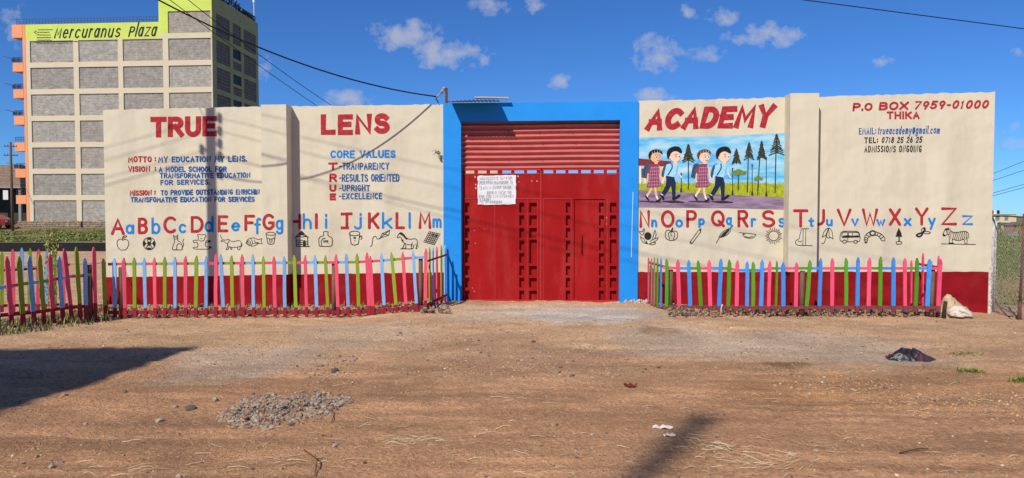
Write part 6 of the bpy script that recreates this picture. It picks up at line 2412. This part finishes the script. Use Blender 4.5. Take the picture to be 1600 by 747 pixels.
for i in range(24000):
    Y = 14.5 + 95 * r3.random() ** 1.8
    X = (r3.uniform(1535, 1630) - 800) / F * Y if i % 2 else r3.uniform(9.6, 12 + Y * 1.1)
    zz = gz(X, Y)
    dry = 1 if Y < 20 else .35
    blade(mb, (X, Y, zz - .02), r3.uniform(.03, .10) * (.6 + Y / 70), r3.uniform(0, 6.28), r3.uniform(.05, .2), r3.uniform(.006, .015) * (1 + Y / 12), r3.choices((0, 1, 2), (4, 6 * dry, 5))[0], r3)
stuff(mb.build('field_grass', GRASS), 'rough green and dry grass in the field behind the wire fence', 'grass')
# stone wall across the field
fw = at_y(1575, 372, 112)
mb = MB()
x = -18
while x < 40:
    w_ = r3.uniform(.6, 1.4)
    for row in range(4):
        mb.box(x, x + w_ - .05, -r3.uniform(0, .08), .4, -.6 + row * .42, -.6 + row * .42 + .40 * r3.uniform(.9, 1), r3.randrange(3))
    x += w_
tag(mb.build('field_wall', [mat('grey_field_stone', (.30, .28, .27), .95, .2, 3, .3, 5), mat('tan_field_stone', (.36, .32, .27), .95, .2, 3, .3, 5), mat('dark_field_stone', (.22, .2, .2), .95, .2, 3, .3, 5)], None, (fw.x, 112, fw.z)), 'long grey stone wall across the field at the right', 'wall')
# cream two-storey building
fb0, fb1 = at_y(1546, 361, 210), at_y(1587.5, 361, 210)
zt = at_y(1570, 335, 210).z
far = thing('far_building', 'distant cream two-storey building with blue-grey windows beyond the field', 'building', (fb0.x, 210, fb0.z - 1))
Wd = fb1.x - fb0.x
Hh = zt - fb0.z + 1
CRM = mat('far_cream_render', (.68, .58, .38), .85, .06, .3, 0, 1)
wins = [(.9, 3.0, 1.5, 2.9), (4.4, 5.6, 1.5, 3.0), (.9, 3.0, 4.1, 5.3), (4.4, 5.6, 4.1, 5.5)]
wins = [(a, b_, c, min(d, Hh - .3)) for a, b_, c, d in wins]
cells(0, Wd, 0, Hh, wins, 0, .2).build('front_wall', CRM, far)
m = MB()
m.box(0, Wd, .25, 9, 0, Hh - .02)
m.build('body', CRM, far)
for a, b_, c, d in wins:
    m = MB()
    m.box(a - .05, b_ + .05, .205, .24, c - .05, d + .05)
    m.build('window', mat('far_window_glass', (.16, .24, .27), .3, .1, 1, 0, 1), far)
m = MB()
m.box(-.2, Wd + .2, -.7, -.001, 3.25, 3.5)
m.build('floor_band', mat('far_brown_band', (.16, .09, .06), .85, .1, 1, 0, 1), far)
m = MB()
m.box(-.2, Wd + .2, -.2, 9.1, Hh, Hh + .12)
roof = m.build('roof_slab', CRM, far)
for px, kk in ((1557, 0), (1561.5, 1), (1567, 0)):
    t0 = at_y(px, 335, 210)
    m = MB()
    m.cyl((0, 0), .36, 0, 1.0, 12)
    m.cyl((0, 0), .2, 1.001, 1.15, 10)
    tk = m.build('water_tank', mat('black_tank', (.02, .02, .03), .5, .1, 5, 0, 1) if kk == 0 else mat('white_enamel', (.7, .7, .7)), None, (t0.x, 212, zt + .12), smooth=False)
    tag(tk, ('white water tank between the two black ones on the distant roof' if kk else ('left black water tank on the distant roof' if px < 1560 else 'right black water tank on the distant roof')), 'water tank', 'water tanks on the distant roof')
# smaller brown house and trees at the right edge
fh0 = at_y(1588.5, 361, 190)
zh = at_y(1590, 352, 190).z
brown = thing('far_house', 'small distant salmon house at the right edge of the field', 'house', (fh0.x, 190, fh0.z - 1))
m = MB()
m.box(0, 7, 0, 5, 0, zh - fh0.z + 1)
m.build('wall', mat('far_salmon_render', (.50, .24, .17), .85, .1, .5, 0, 1), brown)
m = MB()
hh = zh - fh0.z + 1
m.add([(-.3, -.3, hh), (7.3, -.3, hh), (7.3, 5.3, hh), (-.3, 5.3, hh), (.5, 2.5, hh + .9), (6.5, 2.5, hh + .9)], [(0, 1, 5, 4), (1, 2, 5), (2, 3, 4, 5), (3, 0, 4), (3, 2, 1, 0)])
m.build('roof', mat('far_tin_roof', (.17, .15, .14), .6, .1, 1, 0, 1), brown)
m = MB()
m.box(1.2, 2.2, -.03, .02, .9, 2.0)
m.build('window', GLASSD, brown)


def far_bush(px, py, Y, w, h, cnt, name, label, group):
    c = at_y(px, py, Y)
    root = thing(name, label, 'shrub', c, 0, group)
    m = MB()
    for i in range(cnt):
        a, t = r3.uniform(0, 6.28), r3.random()
        d = w * math.sqrt(r3.random()) * (1 - .5 * t)
        blade(m, (d * math.cos(a), d * math.sin(a), h * t), h * .2 * r3.uniform(.5, 1.2), r3.uniform(0, 6.28), w * .15, w * r3.uniform(.03, .07), r3.choices((0, 2), (3, 1))[0], r3)
    m.build('crown', GRASS, root)
    m = MB()
    m.tube([(0, 0, -.3), (0, 0, h * .5)], w * .06, 6, w * .03)
    m.build('trunk', mat('twig_bark', (.11, .055, .03)), root)


far_bush(1557, 368, 90, 1.2, 1.6, 260, 'field_shrub', 'dark green shrub before the field wall, beside the school wall end', 'shrubs in the field')
far_bush(1553, 376, 70, .9, 1.3, 220, 'field_shrub', 'low green shrub in the field close to the school wall end', 'shrubs in the field')
far_bush(1592, 362, 108, 1.0, 1.3, 200, 'field_shrub', 'rusty green shrub before the field wall at the right edge', 'shrubs in the field')

# ------------------------------------------------------------------ wire fence at the right edge
f0 = at_y(1548.5, 478, 13.35)
f1 = at_y(1592.5, 505, 12.2)
mesh_f = thing('wire_fence', 'sagging chain-link fence on rusty posts at the right edge', 'fence', (f0.x, f0.y, gz(f0.x, f0.y)))
zt0 = at_y(1548, 336, f0.y).z - mesh_f.location.z
d = Vector((f1.x - f0.x, f1.y - f0.y, 0))
z1g = gz(f1.x, f1.y) - mesh_f.location.z
zt1 = at_y(1594, 334, f1.y).z - mesh_f.location.z
WHITEP = mat('flaking_white_post', (.5, .48, .45), .8, .2, 10, .3, 30, stain=(.25, .17, .12), stain_amt=.7, stain_scale=8)
m = MB()
m.tube([(0, 0, -.2), (0.01, 0, zt0)], .032, 8)
m.tube([(.055, .0, -.15), (.06, 0, zt0 * .93)], .018, 8)
m.build('white_post', WHITEP, mesh_f, smooth=True)
m = MB()
lx = (1594.5 - 1591) / F * f1.y
m.tube([d + Vector((0, 0, z1g - .15)), d + Vector((lx, 0, zt1))], .02, 8)
m.tube([d + Vector((0, 0, z1g - .1)), d + Vector((0, 0, z1g + .32))], .03, 8)
m.build('rusty_post', mat('rusty_iron', (.16, .065, .045), .85, .35, 8, .3, 30), mesh_f, smooth=True)
m = MB()
m.tube([(-.03, 0, zt0 - .02), d * .5 + Vector((0, 0, (zt0 + zt1) / 2 - .03)), d + Vector((lx, 0, zt1 - .06)), d * 1.6 + Vector((lx, 0, zt1 + .05))], .016, 6)
m.build('top_rail', mat('rusty_iron', (.16, .065, .045)), mesh_f)
m = MB()
L_ = d.length * 1.6
dn = d.normalized()
H_ = 1.62
step = .085
for sgn in (-1, 1):
    a = -H_ if sgn > 0 else 0
    while a < L_ + (0 if sgn > 0 else H_):
        x0, x1 = a, a + sgn * H_
        t0, t1 = 0.0, 1.0
        pts = []
        for j in range(9):
            t = j / 8
            x = x0 + (x1 - x0) * t
            if 0 <= x <= L_:
                zz = .06 + H_ * t * (.97 + .03 * math.sin(x * 3))
                pts.append(dn * x + Vector((0, 0, zz)) + Vector((dn.y, -dn.x, 0)) * (.03 * math.sin(x * 4 + t * 3)))
        if len(pts) > 1:
            m.tube(pts, .0022, 3, cap=False)
        a += step
stuff(m.build('wire_mesh', mat('galvanised_wire', (.42, .40, .37), .6, .2, 10, 0, 1, metallic=.2), mesh_f))
m = MB()
m.tube([d + Vector((-.1, 0, z1g + .06)), d * .6 + Vector((0, 0, .02)), d * .25 + Vector((.05, 0, .10)), Vector((.08, 0, .22))], .012, 6)
m.build('fallen_stay', mat('rusty_iron', (.16, .065, .045)), mesh_f)

# ------------------------------------------------------------------ school block behind the gate
sb = thing('school_block', 'cream classroom block glimpsed through the left gate slots', 'building', (-8.5, 22, 0))
m = MB()
m.box(0, 8.05, 0, 6, -.3, 3.55)
m.build('wall', mat('school_cream_render', (.62, .54, .40), .85, .15, 1.5, .1, 10), sb)
m = MB()
m.add([(-.3, -.25, 3.55), (8.25, -.25, 3.55), (8.25, 6.25, 3.55), (-.3, 6.25, 3.55), (-.3, 3, 4.6), (8.25, 3, 4.6)], [(0, 1, 5, 4), (2, 3, 4, 5), (1, 2, 5), (3, 0, 4), (0, 3, 2, 1)])
m.build('roof', mat('grey_tin_roof', (.3, .29, .28), .5, .15, 2, 0, 1), sb)
m = MB()
m.box(8.06, 8.2, -.15, 0, -.2, 3.54)
m.build('eave_post', mat('dark_metal', (0.02, 0.015, 0.015)), sb)
for x in (1.0, 3.4, 5.6):
    m = MB()
    m.box(x, x + 1.3, -.03, .02, 1.2, 2.4)
    m.build('window', GLASSD, sb)

# ------------------------------------------------------------------ poles, cables and the house whose shade falls into the picture
hx, hy = math.sin(SUN_AZ), math.cos(SUN_AZ)
cot = 1 / math.tan(SUN_EL)
pole_xy = (-8.565, 9.527)
HP = 8.7
pl = utility_pole('utility_pole', 'tall wooden utility pole left of the picture that shades the TRUE wall', (*pole_xy, 0), HP, .115, (), 'utility poles')
INS = []
for z, s_ in ((8.1, 1), (7.85, 1), (7.35, 1), (7.6, 1), (7.5, -1), (7.0, 1)):
    m = MB()
    m.tube([(0, 0, z), (s_ * .16, 0, z)], .02, 6)
    m.cyl((s_ * .19, 0), .05, z - .07, z + .07, 8)
    m.build('insulator', mat('brown_porcelain', (.11, .05, .03)), pl)
    INS.append(Vector((pole_xy[0] + s_ * .19, pole_xy[1], z)))
CABLE = mat('black_cable', (.015, .015, .016), .6, .1, 5, 0, 1)


def cable(a, b_, sag, r, label, group=None, n_=48):
    a, b_ = Vector(a), Vector(b_)
    pts = []
    for i in range(n_ + 1):
        t = i / n_
        pts.append(a.lerp(b_, t) - Vector((0, 0, 4 * sag * t * (1 - t))) - a)
    m = MB()
    m.tube(pts, r, 6)
    return tag(m.build('overhead_cable', CABLE, None, a, smooth=True), label, 'cable', group)


br_end = WP.world(bu, 0, zt_l) + Vector((-.19, -.02, hgt - .19))
cable((pole_xy[0] + .12, pole_xy[1], 7.0), br_end, .70, .013, 'thick black service cable sagging down to the bracket above the gate', 'overhead cables')
cable((pole_xy[0] + .12, pole_xy[1], 8.1), at_y(545, 182, 22), .30, .008, 'upper of two thin wires running behind the wall top near LENS', 'overhead cables')
cable((pole_xy[0] + .12, pole_xy[1], 7.6), at_y(520, 182, 22), .15, .008, 'lower of two thin wires running behind the wall top near LENS', 'overhead cables')
m = MB()
tail = br_end
m.tube([(0, 0, 0), (-.01, 0, -.05), (.02, -.01, -.08), (.035, 0, -.12)], .012, 6)
tag(m.build('cable_tail', CABLE, None, tail), 'short dangling cable end below the bracket', 'cable')
# street line to a pole out of view at right and on to the left
P2p = (21.0, 1.7)
utility_pole('utility_pole', 'wooden utility pole out of view to the right of the camera', (*P2p, 0), 9.3, .12, ((8.9, .7, 1.4),), 'utility poles')
for k_, (z, r_, sg) in enumerate(((8.1, .005, .4), (7.85, .005, .6), (7.35, .008, .5), (7.5, .005, .9))):
    cable((pole_xy[0] + (.19 if z != 7.5 else -.19), pole_xy[1], z), (P2p[0], P2p[1], z - .1), sg, r_, '%s of the street lines passing above the picture, shading the wall' % ('highest', 'second highest', 'lowest', 'second lowest')[k_], 'street lines above the picture')
    cable((pole_xy[0] - .1, pole_xy[1], z), (-46, 7.5, z - .3), 1.3, r_, '%s of the street lines leaving the pole to the left, out of view' % ('highest', 'second highest', 'lowest', 'second lowest')[k_], 'street lines left of the picture')
# line high on the right
ra, rb = at_y(1257, 0, 20), at_y(1600, 45, 20)
dv = rb - ra
e0, e1 = ra - dv * 4.15, rb + dv * 1.1
utility_pole('utility_pole', 'utility pole out of view behind the tall wall at left', (e0.x, e0.y, 0), e0.z + .1, .12, (), 'utility poles')
utility_pole('utility_pole', 'utility pole out of view in the field at right', (e1.x, e1.y, ground_h(e1.x, e1.y)), e1.z - ground_h(e1.x, e1.y) + .1, .12, (), 'utility poles')
cable(e0, e1, 0.0, .013, 'black overhead cable crossing the top right corner of the sky', 'overhead cables')
for k_, (ya, yb) in enumerate(((276, 252), (286, 266), (305, 288), (309, 293))):
    a, b_ = at_y(1540, ya, 60), at_y(1660, yb - (ya - yb), 60)
    cable(a, b_ + (b_ - a) * .3, 0, .02, 'faint distant power line beyond the right end of the wall, number %s from the top' % ('one', 'two', 'three', 'four')[k_], 'distant power lines')
# tall pole behind the camera: its shade ends in the foreground
tip = on_ground(1105, 652)
HH = 21.0
topx, topy = tip.x - hx * cot * HH, tip.y - hy * cot * HH
Ls = cot * HH
bx_, by_ = tip.x - math.sin(R(31)) * Ls, tip.y - math.cos(R(31)) * Ls
mast = thing('leaning_pole', 'tall leaning wooden pole behind the camera whose shade reaches the foreground', 'pole', (bx_, by_, 0))
m = MB()
m.tube([(0, 0, -.4), ((topx - bx_) * .5, (topy - by_) * .5, HH * .5), (topx - bx_, topy - by_, HH)], .11, 12, .09)
m.build('pole_shaft', mat('creosoted_timber', (.14, .10, .075)), mast, smooth=True)
# house to the left behind the camera
co = on_ground(312, 541)
HS = 10.5
cx, cy = co.x - hx * cot * HS, co.y - hy * cot * HS
hs = thing('roadside_house', 'plastered flat-roofed house left of the camera, out of view, whose shade falls on the dirt', 'house', (cx, cy, 0))
plan = [(0, 0), (-16, -1.0), (-17.5, -15), (-1.6, -14.6)]


def prism(pl_, z0, z1):
    m = MB()
    k = len(pl_)
    m.add([(x, y, z0) for x, y in pl_] + [(x, y, z1) for x, y in pl_], [tuple(range(k - 1, -1, -1)) if False else tuple(range(k)), tuple(range(2 * k - 1, k - 1, -1))] + [(i, (i + 1) % k, (i + 1) % k + k, i + k) for i in range(k)])
    return m


prism(plan, -.3, HS - .25).build('wall', mat('house_plaster', (.5, .45, .36), .85, .1, 1, .1, 10), hs)
prism(plan, HS - .249, HS).build('roof', mat('raw_concrete', (.3, .28, .25)), hs)
for x in (-3.5, -8, -12.5):
    for z in (1.0, 4.6):
        m = MB()
        m.box(x, x + 1.6, x * .0625 - .0, x * .0625 + .14, z, z + 1.3)
        m.build('window', GLASSD, hs)
